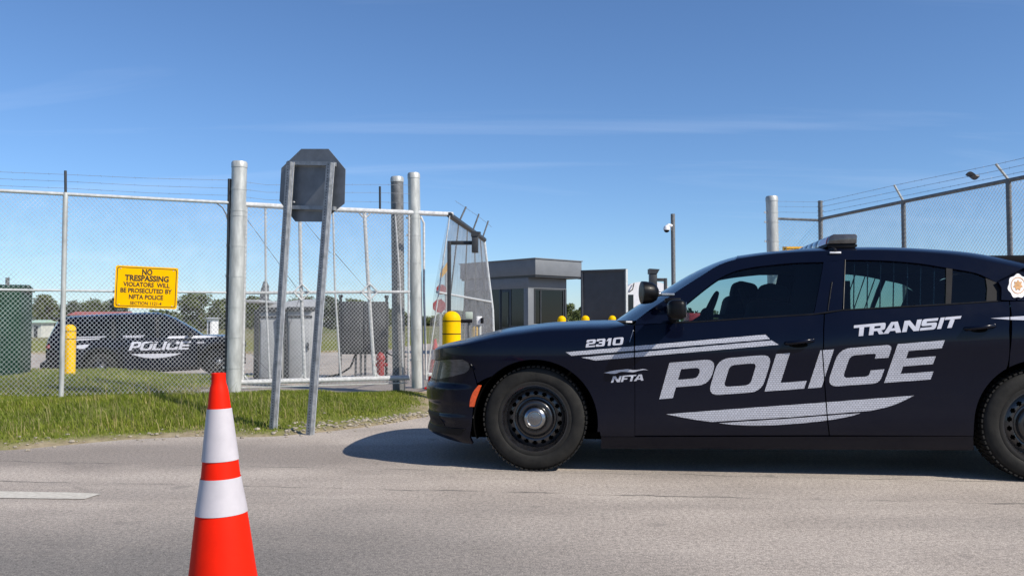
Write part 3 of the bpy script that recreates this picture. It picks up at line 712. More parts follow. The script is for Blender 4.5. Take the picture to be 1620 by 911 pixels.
    for k in range(41):
        t = tn + .02 + (xcowl - tn - .02) * (k / 40)
        z = .8
        for _ in range(8): z = zsh(S(t, z).x) if t < xcowl - .001 else zsh(xcowl)
        e = S(t, z); zc = s.zc(e.x) + .004; row = []
        for j in range(33):
            v = math.sin((j / 32 * 2 - 1) * math.pi / 2); y = s.W + v * (s.W - e.y)
            x = e.x
            if e.x > xcowl - .5: x = e.x + (abs(v) ** 2.2) * .085 * smooth01((e.x - xcowl + .5) / .5)
            bulge = .008 * math.exp(-((abs(v) - .42) / .10) ** 2) * smooth01((e.x + .7) / .5)
            row.append(Vector((x, y, z + (zc - z) * (1 - abs(v) ** 3.0) ** .55 + bulge)))
        rows.append(row)
    mb = MB(); mb.grid(rows); mb.build('hood', paint, root, angle=60)
    # cowl below the windshield
    mb = MB(); mb.grid([[Vector((xcowl - .08 + .26 * k / 4 + .14 * abs(v) ** 2.2, s.W + v * .885, s.zc(xcowl) - .010 - .022 * abs(v) ** 3 - (.10 if k in (0, 4) else 0))) for v in np.linspace(-1, 1, 25)] for k in range(5)]); mb.build('cowl', M['black_plastic'], root)
    # --- greenhouse
    E = [(1006, 507), (1028, 490), (1049, 476), (1079, 455.5), (1109, 436.5), (1135, 420.5), (1164, 410.5), (1210, 403.5), (1263, 399.2), (1320, 397), (1356, 396.2), (1395, 396.4), (1441, 398.2), (1487, 401.5), (1522, 405.5), (1556, 411.8), (1591, 419), (1620, 426), (1660, 437), (1700, 449), (1750, 463), (1790, 471)]
    Eq = [Q(*e) for e in E]
    def Epart(i, j): return Eq[i:j + 1]
    G3 = lambda x, z: Vector((x, s.G(x, z), z))
    Gp = lambda *pts: Curve([Q(*k) for k in pts]); Gs = lambda *pts: Curve([Q(*k) for k in pts], True)
    fw_top = [(1070, 493), (1088, 479), (1118, 454.5), (1141, 438.5), (1164, 428.5), (1187, 423.5), (1210.5, 420.2), (1256.6, 415.8), (1303, 414.5)]
    strip1 = (Gs(*fw_top), Curve(Epart(0, 9), True), Gp((1070, 493), (1006, 507)), Gp((1303, 414.5), (1320, 397)), 60, 4)
    sail = (Gp((1006, 513), (1065, 511)), Gp((1006, 507), (1070, 493)), Gp((1006, 513), (1006, 507)), Gp((1065, 511), (1070, 493)), 8, 3)
    rw_top = [(1303, 414.5), (1336.5, 411.3), (1395, 412), (1453, 416.5), (1497, 423.5), (1540.5, 431), (1560, 438.5), (1576, 447)]
    strip2 = (Gs(*rw_top), Curve(Epart(9, 17), True), Gp((1303, 414.5), (1320, 397)), Gp((1576, 447), (1620, 426)), 44, 4)
    cp = (Gp((1582, 477), (1790, 480)), Curve(Epart(17, 21), True), Gp((1582, 477), (1583, 458), (1576, 447), (1620, 426)), Gp((1790, 480), (1790, 471)), 20, 8)
    bp_ = (Gp((1287.5, 497.5), (1332, 491)), Gp((1303, 414.5), (1336.5, 411.3)), Gp((1287.5, 497.5), (1303, 414.5)), Gp((1332, 491), (1336.5, 411.3)), 4, 12)
    panel(s, 'window_frame', [strip1, sail, strip2, bp_, cp], M['paint'], G3, flange=.025)
    dvp = (Gp((1495.5, 483), (1504, 482)), Gp((1496.5, 424), (1506.5, 425.5)), Gp((1495.5, 483), (1496.5, 424)), Gp((1504, 482), (1506.5, 425.5)), 3, 10)
    panel(s, 'window_divider', [dvp], M['black_plastic'], G3, off=.004)
    # bright edge strips beside the B pillar and black belt seal
    for nm, pts in (('pillar_trim', [(1309.5, 491), (1312.5, 470), (1316, 446)]), ('pillar_trim', [(1334, 489), (1335.5, 450), (1337, 411)])):
        mb = MB(); mb.path([G3(*Q(*p)) + Vector((0, -.004, 0)) for p in pts], .0035, 6); mb.build(nm, M['black_gloss'], root)
    seal = [(1062, 510.5), (1102, 509.5), (1187, 503.5), (1287, 497.3), (1331, 491), (1400, 487), (1497, 481.8), (1582, 476.5)]
    for side in (0, 1):
        mb = MB(); pp = []
        for p in seal:
            v = G3(*Q(*p)); pp.append(Vector((v.x, W2 - v.y + .004 if side else v.y - .004, v.z)))
        mb.path(pp, .007, 8); mb.build('belt_seal', M['black_plastic'], root)
    gi = lambda x, z: Vector((x, s.G(x, z) + .012, z))
    fwin = (Gp((1060, 512), (1102, 510.5), (1187, 504.5), (1287, 498.5)), Gs(*fw_top), Gp((1060, 512), (1070, 493)), Gp((1287, 498.5), (1303, 414.5)), 40, 12)
    fw = panel(s, 'front_window', [fwin], M['front_glass'], gi, flange=0, parent=None)
    rwin = (Gp((1331, 492), (1400, 488), (1499, 482.5)), Gs((1336.5, 411.3), (1395, 412), (1453, 416.5), (1499, 424)), Gp((1331, 492), (1336.5, 411.3)), Gp((1499, 482.5), (1499, 424)), 24, 12)
    rw = panel(s, 'rear_window', [rwin], M['glass'], gi, flange=0)
    qwin = (Gp((1502, 482.5), (1566, 478.5)), Gs((1503, 424.5), (1540.5, 431), (1560, 438.5), (1572, 446)), Gp((1502, 482.5), (1503, 424.5)), Gp((1566, 478.5), (1568, 462), (1572, 446)), 10, 8)
    panel(s, 'quarter_window', [qwin], M['glass'], gi, flange=0)
    qfr = (Gp((1560, 479), (1583, 477)), Gp((1561, 440), (1577, 447.5)), Gp((1560, 479), (1561.5, 455), (1559, 440)), Gp((1583, 477), (1583.5, 458), (1577, 447.5)), 4, 10)
    panel(s, 'quarter_window_trim', [qfr], M['black_plastic'], G3, off=.003)
    # windshield
    cpx = [(972, 507), (1012, 480.5), (1047, 461), (1083, 438.8), (1115, 422.5), (1140, 412.5), (1164, 405.8)]
    cc = Curve([np.array((s.toC(x, y, s.W - .1).x, s.toC(x, y, s.W - .1).z)) for x, y in cpx], True); ec = Curve(Epart(0, 6), True)
    rows = []
    for k in range(17):
        e = ec(k / 16); c = cc(k / 16); ey = s.G(e[0], e[1]) + .012; row = []
        for v in np.linspace(-1, 1, 25):
            q = 1 - abs(v) ** 2.2; row.append(Vector((e[0] + (c[0] - e[0]) * q, s.W + v * (s.W - ey), e[1] + (c[1] - e[1]) * q)))
        rows.append(row)
    mb = MB(); mb.grid(rows); mb.build('windshield', M['windshield'], root)
    # roof
    rpx = [(1164, 405.8), (1210, 399.6), (1263.5, 395), (1310, 392.5), (1356, 391.8), (1395, 392), (1441, 394), (1487.5, 397.2), (1522, 401), (1556.6, 407.3), (1591, 414.5), (1620, 421.5)]
    rcv = [s.toC(x, y, .62) for x, y in rpx]; zroof = pchip([p.x for p in rcv], [p.z + .012 for p in rcv])
    er = Curve(Epart(6, 17), True); rows = []
    for k in range(33):
        e = er(k / 32); ey = s.G(e[0], e[1]); row = []
        xe = cc(1)[0] + (rcv[-1].x + .15 - cc(1)[0]) * (k / 32)
        for j in range(29):
            v = math.sin((j / 28 * 2 - 1) * math.pi / 2); q = (1 - abs(v) ** 2.6); x = e[0] + (xe - e[0]) * q * (1 if k in (0, 32) else .9)
            row.append(Vector((x, s.W + v * (s.W - ey), e[1] + (zroof(x) - e[1]) * q ** .75)))
        rows.append(row)
    mb = MB(); mb.grid(rows); mb.build('roof', paint, root, angle=60)
    # headliner under the roof skin
    hx0, hx1 = cc(1)[0] + .12, rcv[-1].x - .05; mb = MB(); mb.box(((hx0 + hx1) / 2, s.W, 1.475), (hx1 - hx0, 1.12, .07)); mb.build('headliner', M['interior'], root, bevel=.025)
    # rear window, deck
    e0, e1 = Eq[17], Eq[21]; rows = []
    for k in range(9):
        e = Curve(Epart(17, 21), True)(k / 8); ey = s.G(e[0], e[1]); row = []
        cx = e[0] + .15; czz = e[1] + (zroof(rcv[-1].x) - Eq[17][1]) * (1 - k / 8) + .02
        for v in np.linspace(-1, 1, 21):
            q = 1 - abs(v) ** 2.4; row.append(Vector((e[0] + .15 * q, s.W + v * (s.W - ey), e[1] + (czz - e[1]) * q)))
        rows.append(row)
    mb = MB(); mb.grid(rows); mb.build('rear_windscreen', M['dark_glass'], root)
    rows = []
    for k in range(25):
        t = qt0[0] + .05 + (tt - .02 - qt0[0] - .05) * k / 24; zz = zq(min(t, xt)); e = S(t, zz); row = []
        for j in range(29):
            v = math.sin((j / 28 * 2 - 1) * math.pi / 2); row.append(Vector((e.x, s.W + v * (s.W - e.y), zz + .055 * (1 - abs(v) ** 3) ** .55 * smooth01((tt - t) / .15))))
        rows.append(row)
    mb = MB(); mb.grid(rows); mb.build('trunk_lid', paint, root, angle=60)
    # --- underneath and inside
    mb = MB(); mb.box(((-.42 + 4.15) / 2, s.W, .56), (4.15 + .42, 1.0, .68)); mb.box((1.67, s.W, .59), (2.3, 1.70, .70)); mb.box((4.12, s.W, .60), (.4, 1.5, .6))
    mb.box((1.67, s.W, .215), (4.6, 1.2, .05))
    mb.build('underbody', M['underbody'], root, smooth=False)
    X = lambda px_, y=.5: s.toC(px_, 500, y).x
    for side in (0, 1):                                    # inner skins behind the door gaps
        mb = MB()
        for (xa, xb_, zlo) in ((-.30, .52, .84), (.50, 2.86, .24), (2.84, 4.05, .88)):
            rows = []
            for k in range(13):
                x = xa + (xb_ - xa) * k / 12; row = []
                for z in np.linspace(zlo, min(s.zb(x) - .035, zsh(x) - .04 if x < xc else 9), 7):
                    y = s.inset(x, z) + .028; row.append(Vector((x, W2 - y if side else y, z)))
                rows.append(row)
            mb.grid(rows)
        mb.build('inner_panel', M['underbody'], root)
    def seat(px_, y, name, zh):
        x = X(px_, y); Rm = Matrix.Rotation(math.radians(13), 3, 'Y'); hb = zh - .13
        mb = MB(); mb.box((x - .26, y, .93), (.52, .50, .16)); mb.build('seat_cushion', M['interior'], root, bevel=.05, bsegs=3)
        mb = MB(); mb.box((x + .03, y, (hb + .88) / 2), (.30, .54, hb - .86), rot=Rm); o = mb.build(name, M['interior'], root, bevel=.07, bsegs=4)
        h = MB(); h.box((x + .065, y, zh - .085), (.20, .32, .17), rot=Rm); h.build('headrest', M['interior'], o, bevel=.06, bsegs=4)
        for k in (-.06, .06): MB().tube((x + .06, y + k, hb - .06), (x + .07, y + k, zh - .12), .008).build('headrest_post', M['dull_chrome'], o)
    seat(1208, .50, 'front_seat', 1.315); seat(1164, 1.40, 'front_seat', 1.375)
    for side in (0, 1):                                       # inner B pillar with the belt
        mb = MB(); y_ = .26 if not side else W2 - .26; mb.prism([(X(1240 if not side else 1262, .3), y_, .95), (X(1300, .3), y_, .95), (X(1306, .3), y_ + (.10 if not side else -.10), 1.46), (X(1266 if not side else 1284, .3), y_ + (.10 if not side else -.10), 1.46)], (0, .05 if not side else -.05, 0)); mb.build('inner_pillar', M['interior'], root)
    # laptop mount, dashboard, steering wheel, partition cage, rear seat
    mb = MB(); mb.path([(.80, s.W, 1.0), (.92, s.W, 1.04), (1.02, s.W, 1.0)], [.05, .07, .05], 8)
    rows = [[Vector((.72 + .28 * k / 5 + .12 * abs(v) ** 2, s.W + v * .78, 1.0 + .045 * math.sin(math.pi * k / 5) - (.25 if k == 5 else 0))) for v in np.linspace(-1, 1, 15)] for k in range(6)]
    mb.grid(rows); mb.build('dashboard', M['interior'], root)
    sw = MB(); cx, cy, cz = X(1118, .5), .50, 1.09; Rt = Matrix.Translation((cx, cy, cz)) @ Matrix.Rotation(math.radians(-66), 4, 'Y')
    ring = [(Rt @ Vector((.185 * math.cos(g), .185 * math.sin(g), 0))) for g in np.linspace(0, 2 * math.pi, 33)]
    sw.path(ring, .014, 8, caps=False); sw.tube(Rt @ Vector((-.18, 0, 0)), Rt @ Vector((.18, 0, 0)), .016); sw.sphere(Rt @ Vector((0, 0, 0)), (.05, .06, .06)); sw.tube((cx, cy, cz), (cx - .22, cy, cz - .14), .03)
    sw.build('steering_wheel', M['interior'], root)
    lt = MB(); lx = X(1180, s.W); lt.box((lx, s.W - .05, 1.20), (.03, .30, .24), rot=Matrix.Rotation(math.radians(-18), 3, 'Y')); lt.box((lx - .14, s.W - .05, 1.09), (.25, .30, .025)); lt.tube((lx - .1, s.W, .9), (lx - .1, s.W, 1.09), .025); lt.build('laptop', M['interior'], root, bevel=.006)
    pt = MB(); xq = X(1322, .6); pt.box((xq, s.W, 1.12), (.03, 1.42, .42)); pt.box((xq, s.W, 1.47), (.03, 1.16, .04)); pt.build('partition', M['interior'], root)
    pw = MB(); pw.box((xq, s.W, 1.395), (.006, 1.25, .13)); pw.build('partition_window', M['dark_glass'], root)
    rs = MB(); xr_ = X(1545, .7); rs.box((xr_ - .35, s.W, 1.00), (.55, 1.40, .14)); rs.box((xr_ + .05, s.W, 1.17), (.16, 1.36, .42), rot=Matrix.Rotation(math.radians(20), 3, 'Y')); rs.build('rear_seat', M['interior'], root, bevel=.05, bsegs=3)
    # window bars of the prisoner cage on both rear doors
    for side in (0, 1):
        for bx in (1354, 1375.5, 1396, 1417, 1439, 1460, 1481.5):
            p0, p1 = Q(bx - 1, 487), Q(bx, 417); v0, v1 = gi(*p0), gi(*p1); v0.y += .03; v1.y += .03
            if side: v0.y, v1.y = W2 - v0.y, W2 - v1.y
            mb = MB(); mb.tube(v0, v1, .0045, 6); mb.build('window_bar', M['dull_chrome'], root)
    # --- wheels
    zw = P(846, 662.5)[1]; R1 = zw
    for x, R in ((0.0, R1), (WB, R1)):
        for side in (0, 1):
            y = .045 + .115 if not side else W2 - .045 - .115
            tag(wheel_root := thing('wheel', None, None), None); wheel_root.parent = root
            wheel(wheel_root, (x, y, R + .001), R, .225, R * .655, -1 if not side else 1)
    # --- mirror, spotlight, handles, light bar
    for side in (0, 1):
        sg = (lambda v: Vector((v[0], W2 - v[1], v[2]))) if side else (lambda v: Vector(v))
        c = s.toC(1070, 490, -.10); mb = MB(); mb.box(sg((c.x, -.10, c.z)), (.118, .235, .132)); o = mb.build('door_mirror', M['black_gloss'], root, bevel=.038, bsegs=4)
        mb = MB(); mb.path([sg((c.x - .015, .07, c.z - .055)), sg((c.x - .012, .0, c.z - .062)), sg((c.x - .005, -.05, c.z - .045))], [.032, .026, .022], 10); mb.build('mirror_arm', M['black_plastic'], o)
        mb = MB(); mb.box(sg((c.x + .058, -.10, c.z)), (.004, .19, .10)); mb.build('mirror_glass', M['chrome'], o, bevel=.0015)
    c = s.toC(1027.5, 463, .04); mb = MB(); T = Matrix.Translation(c) @ Matrix.Rotation(math.radians(-90), 4, 'Y') @ Matrix.Rotation(math.radians(14), 4, 'X')
    mb.lathe([(.0001, -.062), (.030, -.060), (.055, -.045), (.072, -.015), (.0775, .02), (.079, .035), (.079, .055), (.073, .058), (.0001, .050)], 32, T)
    sp = mb.build('spotlight', M['black_gloss'], root, angle=50)
    mb = MB(); q = s.toC(1066, 466, .10); mb.path([c + Vector((.03, .0, -.01)), c + Vector((.09, .02, -.012)), Vector((q.x, .10, q.z))], [.013, .011, .011], 10); mb.sphere(c + Vector((.065, 0, -.01)), .018); mb.build('spotlight_arm', M['chrome'], sp)
    mb = MB(); q0_ = s.toC(1052, 475, .0); q1_ = s.toC(1078, 470, .06); mb.box(((q0_.x + q1_.x) / 2, .09, q0_.z - .0), (.11, .05, .035)); mb.build('spotlight_bracket', M['black_plastic'], sp, bevel=.008)
    for (xa, ya, xb_, yb) in ((1243, 543, 1285, 538), (1527, 520, 1572, 515)):
        for side in (0, 1):
            a, b = P(xa, ya), P(xb_, yb); pa, pb = S(*a), S(*b); mb = MB(); f_ = (lambda v: Vector((v.x, W2 - v.y, v.z))) if side else (lambda v: v)
            pts = [pa + Vector((0, .006, 0)), pa + Vector((.015, -.026, .002)), (pa + pb) / 2 + Vector((0, -.034, .0)), pb + Vector((-.015, -.028, 0)), pb + Vector((.004, .004, 0))]
            mb.path([f_(p) for p in pts], [.014, .014, .014, .015, .016], 10); o = mb.build('door_handle', paint, (fdoor if xa < 1400 else rdoor)[side], angle=60)
            mb = MB(); m_ = (pa + pb) / 2; mb.sphere(f_(m_ + Vector((-.005, .006, -.022))), (.085, .012, .024)); mb.build('handle_recess', M['underbody'], o)
    # light bar lies across the roof
    lz0 = zroof(X(1311, .6)) ; xa, xb_ = X(1307, .45), X(1356, .45)
    zt_ = s.toC(1320, 371, .42).z; zb_ = s.toC(1320, 393, .42).z; zm = zb_ + (zt_ - zb_) * .32
    lens = [(xa + .01, zm), (xa + .016, zm + .5 * (zt_ - zm)), (xa + .028, zt_ - .012), (xa + .05, zt_), (xb_ - .012, zt_), (xb_ - .002, zt_ - .010), (xb_ - .006, zm)]
    base = [(xa, zb_ + .012), (xa + .006, zm - .001), (xb_ - .004, zm - .001), (xb_, zb_ + .014), (xb_ - .02, zb_), (xa + .03, zb_)]
    y0, y1 = .40, W2 - .40
    mb = MB(); mb.prism([(x, y0 + .012, z) for x, z in base], (0, y1 - y0 - .024, 0)); lb = mb.build('light_bar', M['black_plastic'], root, bevel=.004, angle=30)
    n = 6; w = (y1 - y0) / n
    for k in range(n):
        mb = MB(); mb.prism([(x, y0 + w * k + .002, z) for x, z in lens], (0, w - .004, 0)); o = mb.build('lens', M['grey_lens'] , lb, bevel=.006, angle=30)
    mb = MB(); mb.prism([(x, y0 + .05, z) for x, z in [(xa + .003, zm + .002), (xa + .010, zm + .5 * (zt_ - zm)), (xa + .020, zt_ - .018), (xa + .05, zt_ - .03), (xa + .03, zm + .004)]], (0, w * 1.2, 0)); mb.build('red_lamp', M['red_lens'], lb)
    for side in (0, 1):
        v = G3(*Q(1321, 400.5)); yy = v.y if not side else W2 - v.y; sg = 1 if not side else -1
        mb = MB(); mb.path([(v.x, yy - .006 * sg, v.z + .002), (v.x, yy + .02 * sg, v.z + .025), (v.x, yy + .16 * sg, zb_ + .004)], [.016, .016, .02], 8); o = mb.build('mount_foot', M['black_plastic'], lb)
        mb = MB(); mb.box((v.x, yy - .008 * sg, v.z + .003), (.078, .012, .013)); mb.build('mount_clip', M['white'], o, bevel=.003)
    # small antenna-like pin and fuel of detail on the fender
    mb = MB(); a = S(*P(996, 541)); b = S(*P(1001.5, 523)); mb.tube(a + Vector((0, -.003, 0)), b + Vector((0, -.005, 0)), .0022, 6); mb.sphere(b + Vector((0, -.006, 0)), .005); mb.build('fender_pin', M['dull_chrome'], root)
    # --- lettering
    cutB = ((1301.5, 562), (1309, 664))
    decal(s, 'police_lettering', word_triangles_aspect(WORD_POLICE, [(1043, 631), (1472, 600), (1494.5, 538), (1059, 573.6)], .050, .205, .30, 6.9), M['decal'], S, s.invS, cut=cutB)
    tw = [('T', 0, .150), ('R', .150, .298), ('A', .290, .462), ('N', .470, .632), ('S', .640, .790), ('I', .806, .846), ('T', .852, 1.0)]
    decal(s, 'transit_lettering', word_triangles_aspect(tw, [(1349.5, 532.5), (1514, 517.5), (1521, 499.5), (1351, 514.5)], .044, .24, .22, 8.8), M['decal_plain'], S, s.invS)
    decal(s, 'number_lettering', word_triangles_aspect([('2', 0, .25), ('3', .27, .51), ('1', .55, .67), ('0', .72, 1.0)], [(926.5, 549.6), (985, 545), (987, 533), (928.5, 537.5)], .075, .2, .26, 4.8), M['decal_plain'], S, s.invS, step=(15, 6))
    decal(s, 'agency_lettering', word_triangles_aspect([('N', 0, .27), ('F', .30, .50), ('T', .50, .73), ('A', .70, 1.0)], [(966.5, 605), (1018, 601.5), (1020.5, 591.5), (970, 595)], .07, .2, .2, 5.2), M['decal_plain'], S, s.invS, step=(15, 6))
    wave = smooth_px([(956, 589.5), (966, 587), (976, 585.2), (985, 584.4), (993, 583.6), (1001, 585), (1010, 584.6), (1018, 583.4), (1026, 585.6)]) + smooth_px([(1019, 584.8), (1010, 586.4), (1003, 588.4), (996, 588.2), (990, 588), (982, 588), (974, 590.6), (965, 590.8)])
    hole1 = [tuple(p) for p in [(972, 588.4), (980, 586.2), (989, 585.8), (984, 587)]]
    decal(s, 'wave_emblem', [poly_shape(wave)], M['decal_plain'], S, s.invS, step=(12, 5))
    st = [[(895, 557), (1211, 529), (1218, 536.3), (904, 562.6)], [(919.5, 565.2), (1221, 538.3), (1232, 545.2), (942, 570)]]
    decal(s, 'hood_stripe', [poly_shape(p) for p in st], M['decal'], S, s.invS, cut=((1003.5, 520), (1003.5, 688)))
    sw1 = [(1054, 654.8), (1150, 647.3), (1280, 638), (1446, 625.3)] + smooth_px([(1446, 625.3), (1424, 636), (1405, 643), (1378, 649.3)])[1:] + [(1250, 659.5), (1126, 667)] + smooth_px([(1126, 667), (1105, 664.3), (1080, 660), (1054, 654.8)])[1:-1]
    sw2 = [(1137, 668.8), (1250, 661.6), (1361.5, 653)] + smooth_px([(1361.5, 653), (1345, 658), (1312, 664), (1269, 669), (1220, 672.3), (1188, 672.8), (1160, 671.5), (1137, 668.8)])[1:-1]
    decal(s, 'door_stripe', [poly_shape(sw1), poly_shape(sw2)], M['decal'], S, s.invS, cut=((1301.5, 562), (1309, 664)))
    decal(s, 'quarter_stripe', [poly_shape([(1567, 503.3), (1597, 501.2), (1622, 499.6), (1640, 499), (1640, 505.6), (1622, 506.4), (1597, 505.6)])], M['decal_plain'], S, s.invS, cut=((1597.3, 490), (1598, 560)))
    # badge on the C pillar: scalloped white crest with a gold centre
    bc, bx = (1610, 452.5), (15.5, 18.5)
    ring_ = [(bc[0] + bx[0] * (1 + .07 * math.cos(7 * g)) * math.sin(g), bc[1] - bx[1] * (1 + .07 * math.cos(7 * g)) * math.cos(g)) for g in np.linspace(0, 2 * math.pi, 57)[:-1]]
    bg = decal(s, 'badge', [poly_shape(ring_)], M['white'], G3, s.invG, step=(9, 9), off=.004)
    r2 = [(bc[0] + bx[0] * .74 * math.sin(g), bc[1] - 1 - bx[1] * .72 * math.cos(g)) for g in np.linspace(0, 2 * math.pi, 33)[:-1]]
    r3 = [(bc[0] + bx[0] * .66 * math.sin(g), bc[1] - 1 - bx[1] * .64 * math.cos(g)) for g in np.linspace(0, 2 * math.pi, 33)[:-1]]
    decal(s, 'badge_ring', [(r2 + r3, [(i, (i + 1) % 32, 32 + i) for i in range(32)] + [((i + 1) % 32, 32 + (i + 1) % 32, 32 + i) for i in range(32)])], M['gold'], G3, s.invG, parent=bg, step=(9, 9), off=.0055)
    star = [(bc[0] + bx[0] * (.52 if k % 2 == 0 else .34) * math.sin(math.pi * k / 7), bc[1] - 1 - bx[1] * (.52 if k % 2 == 0 else .34) * math.cos(math.pi * k / 7)) for k in range(14)]
    decal(s, 'badge_star', [poly_shape(star)], M['gold'], G3, s.invG, parent=bg, step=(9, 9), off=.0055)
    return s
def word_triangles_aspect(cells, quad, sx, sy, r, aspect):
    qm = quad_map(quad); res = []
    for ch, u0, u1 in cells:
        w = u1 - u0; lp = glyph(ch, w * aspect, sx * aspect if ch != 'I' else w * aspect, sy, r)
        pts, tris = fill_loops([[(p[0] / aspect, p[1]) for p in L] for L in lp])
        res.append(([qm(u0 + p[0], p[1]) for p in pts], tris))
    return res
SEDAN = build_sedan()

# ================================================================== ground
def poly_at(pts): 
    f = pchip([p[0] for p in pts], [p[1] for p in pts]); return f
edge_px = [(0, 712), (100, 704), (200, 695), (330, 690), (400, 691), (500, 684), (600, 672), (680, 658)]
eg = [on_z(x, y, 0) for x, y in edge_px]
road_edge = pchip([-14, -8] + [p.x for p in eg], [eg[0].y - .25, eg[0].y - .08] + [p.y for p in eg])
XCORNER = eg[-1].x
# the fence line on the left: depth grows towards the gate
def fence_s(px): return 120 * (210 - .0528 * px) / 190.5
def fence_pt(px): Z = F / fence_s(px); return Vector(((px - PW / 2) / F * Z, Z, 0))
FA, FB = fence_pt(370), fence_pt(660)
FE = (FB - FA).normalized(); FN = Vector((-FE.y, FE.x, 0))                           # along the fence, and away from the road
def fence_xy(px): return fence_pt(px)
def lot_z(x, y):
    k = smooth01((-4.2 - x) / 2.6) * smooth01((y - 16.4) / 3.0)
    return -k * (.50 - .12 * min(1, max(0, (x + 10.3) / 2.5)))
def grass_d(x, y):
    """distance inside the grass verge (metres, negative outside)"""
    d1 = y - road_edge(x) if x < XCORNER else -1
    xb = -.90 - (y - 9.2) * .10
    d = min(d1, xb - x)
    behind = (Vector((x, y, 0)) - FA).dot(FN)
    d = min(d, max(.55 - behind, -4.75 - x))
    return min(d, 17.2 - y + .25 * math.sin(x * 1.3))
def terrain(x, y):
    if y > 42 or y < -36 or abs(x) > 60: return .03 if y > 42 else -.06
    d = grass_d(x, y); base = lot_z(x, y) - .06
    n = .03 * math.sin(2.1 * x + 1.3 * y) * math.sin(1.7 * y - .6 * x) + .015 * math.sin(6.1 * x - 2.2) * math.sin(5.3 * y)
    if d <= -.3: return base
    rise = .085 * smooth01((d + .3) / .45) + .175 * smooth01(d / 2.3)
    drop = .05 * smooth01((y - 12.5) / 3)
    return base + max(0.0, rise + n * smooth01(d / .6) - drop)
xs = sorted(set([-2000, -900, -400, -200, -100, -60, -30, -20] + list(np.round(np.arange(-15, 1.0, .12), 3)) + [1.5, 3, 6, 12, 25, 50, 60, 100, 200, 400, 900, 2000]))
ys = sorted(set([-800, -300, -100, -36, -10, 2, 5] + list(np.round(np.arange(6.2, 18.0, .12), 3)) + [18.5, 19, 19.6, 20.5, 22, 25, 30, 36, 41.9, 42.1, 50, 70, 100, 160, 260, 420, 800, 1600, 3500]))
V = [(x, y, terrain(x, y)) for y in ys for x in xs]; nx = len(xs)
Fq = [(j*nx+i, j*nx+i+1, (j+1)*nx+i+1, (j+1)*nx+i) for j in range(len(ys)-1) for i in range(nx-1)]
me = bpy.data.meshes.new('ground'); me.from_pydata(V, [], Fq); me.polygons.foreach_set('use_smooth', [True] * len(me.polygons))
att = me.attributes.new('verge', 'FLOAT', 'POINT'); att.data.foreach_set('value', [min(3.0, max(-1.0, grass_d(x, y))) if (y < 42 and abs(x) < 60) else 3.0 for y in ys for x in xs])
gm, n, l, b = principled('grass_and_soil')
b.inputs['Roughness'].default_value = 0.95; b.inputs['Specular IOR Level'].default_value = .1
ta = n.new('ShaderNodeAttribute'); ta.attribute_name = 'verge'; geo = n.new('ShaderNodeNewGeometry')
def noise(n, l, src, scale, detail=5, rough=.6, stretch=None):
    if stretch:
        mp = n.new('ShaderNodeMapping'); mp.inputs['Scale'].default_value = stretch; l.new(src, mp.inputs[0]); src = mp.outputs[0]
    t = n.new('ShaderNodeTexNoise'); t.inputs['Scale'].default_value = scale; t.inputs['Detail'].default_value = detail; t.inputs['Roughness'].default_value = rough; l.new(src, t.inputs['Vector']); return t.outputs['Fac']
def ramp(n, l, fac, stops):
    r = n.new('ShaderNodeValToRGB'); e = r.color_ramp.elements
    while len(e) < len(stops): e.new(.5)
    for i, (p, c) in enumerate(stops): e[i].position = p; e[i].color = (*c, 1)
    l.new(fac, r.inputs[0]); return r.outputs[0]
def mixc(n, l, fac, a, b_, mode='MIX'):
    m = n.new('ShaderNodeMix'); m.data_type = 'RGBA'; m.blend_type = mode
    if isinstance(fac, (int, float)): m.inputs['Factor'].default_value = fac
    else: l.new(fac, m.inputs['Factor'])
    for k, v in (('A', a), ('B', b_)):
        if isinstance(v, tuple): m.inputs[k].default_value = (*v, 1)
        else: l.new(v, m.inputs[k])
    return m.outputs['Result']
def math_(n, l, op, a, b_=0.0, c=0.0):
    m = n.new('ShaderNodeMath'); m.operation = op
    for i, v in enumerate((a, b_, c)):
        if isinstance(v, (int, float)): m.inputs[i].default_value = v
        else: l.new(v, m.inputs[i])
    return m.outputs[0]
def maprange(n, l, v, a, b_, c=0.0, d=1.0):
    m = n.new('ShaderNodeMapRange'); m.inputs[1].default_value = a; m.inputs[2].default_value = b_; m.inputs[3].default_value = c; m.inputs[4].default_value = d
    l.new(v, m.inputs[0]); return m.outputs[0]
grassc = ramp(n, l, noise(n, l, geo.outputs['Position'], 1.3, 8), [(.30, (.10, .12, .026)), (.52, (.15, .17, .034)), (.72, (.21, .19, .07))])
farc = ramp(n, l, noise(n, l, geo.outputs['Position'], .05, 6, .6, (1, .25, 1)), [(.35, (.10, .12, .035)), (.5, (.15, .15, .06)), (.65, (.21, .18, .10))])
sepg = n.new('ShaderNodeSeparateXYZ'); l.new(geo.outputs['Position'], sepg.inputs[0])
gcol = mixc(n, l, maprange(n, l, sepg.outputs[1], 25, 60), grassc, farc)
dirt = ramp(n, l, noise(n, l, geo.outputs['Position'], 9, 8, .7), [(.3, (.17, .135, .085)), (.55, (.29, .24, .16)), (.75, (.36, .31, .22))])
dfac = math_(n, l, 'ADD', ta.outputs['Fac'], math_(n, l, 'MULTIPLY', math_(n, l, 'SUBTRACT', noise(n, l, geo.outputs['Position'], 1.6, 6), .5), 1.6))
l.new(mixc(n, l, maprange(n, l, dfac, -.02, .42), dirt, gcol), b.inputs['Base Color'])
bp = n.new('ShaderNodeBump'); bp.inputs['Strength'].default_value = .6; bp.inputs['Distance'].default_value = .03; l.new(noise(n, l, geo.outputs['Position'], 25, 8), bp.inputs['Height']); l.new(bp.outputs[0], b.inputs['Normal'])
me.materials.append(gm); ground = bpy.data.objects.new('ground', me); COL.objects.link(ground); ground['kind'] = 'structure'

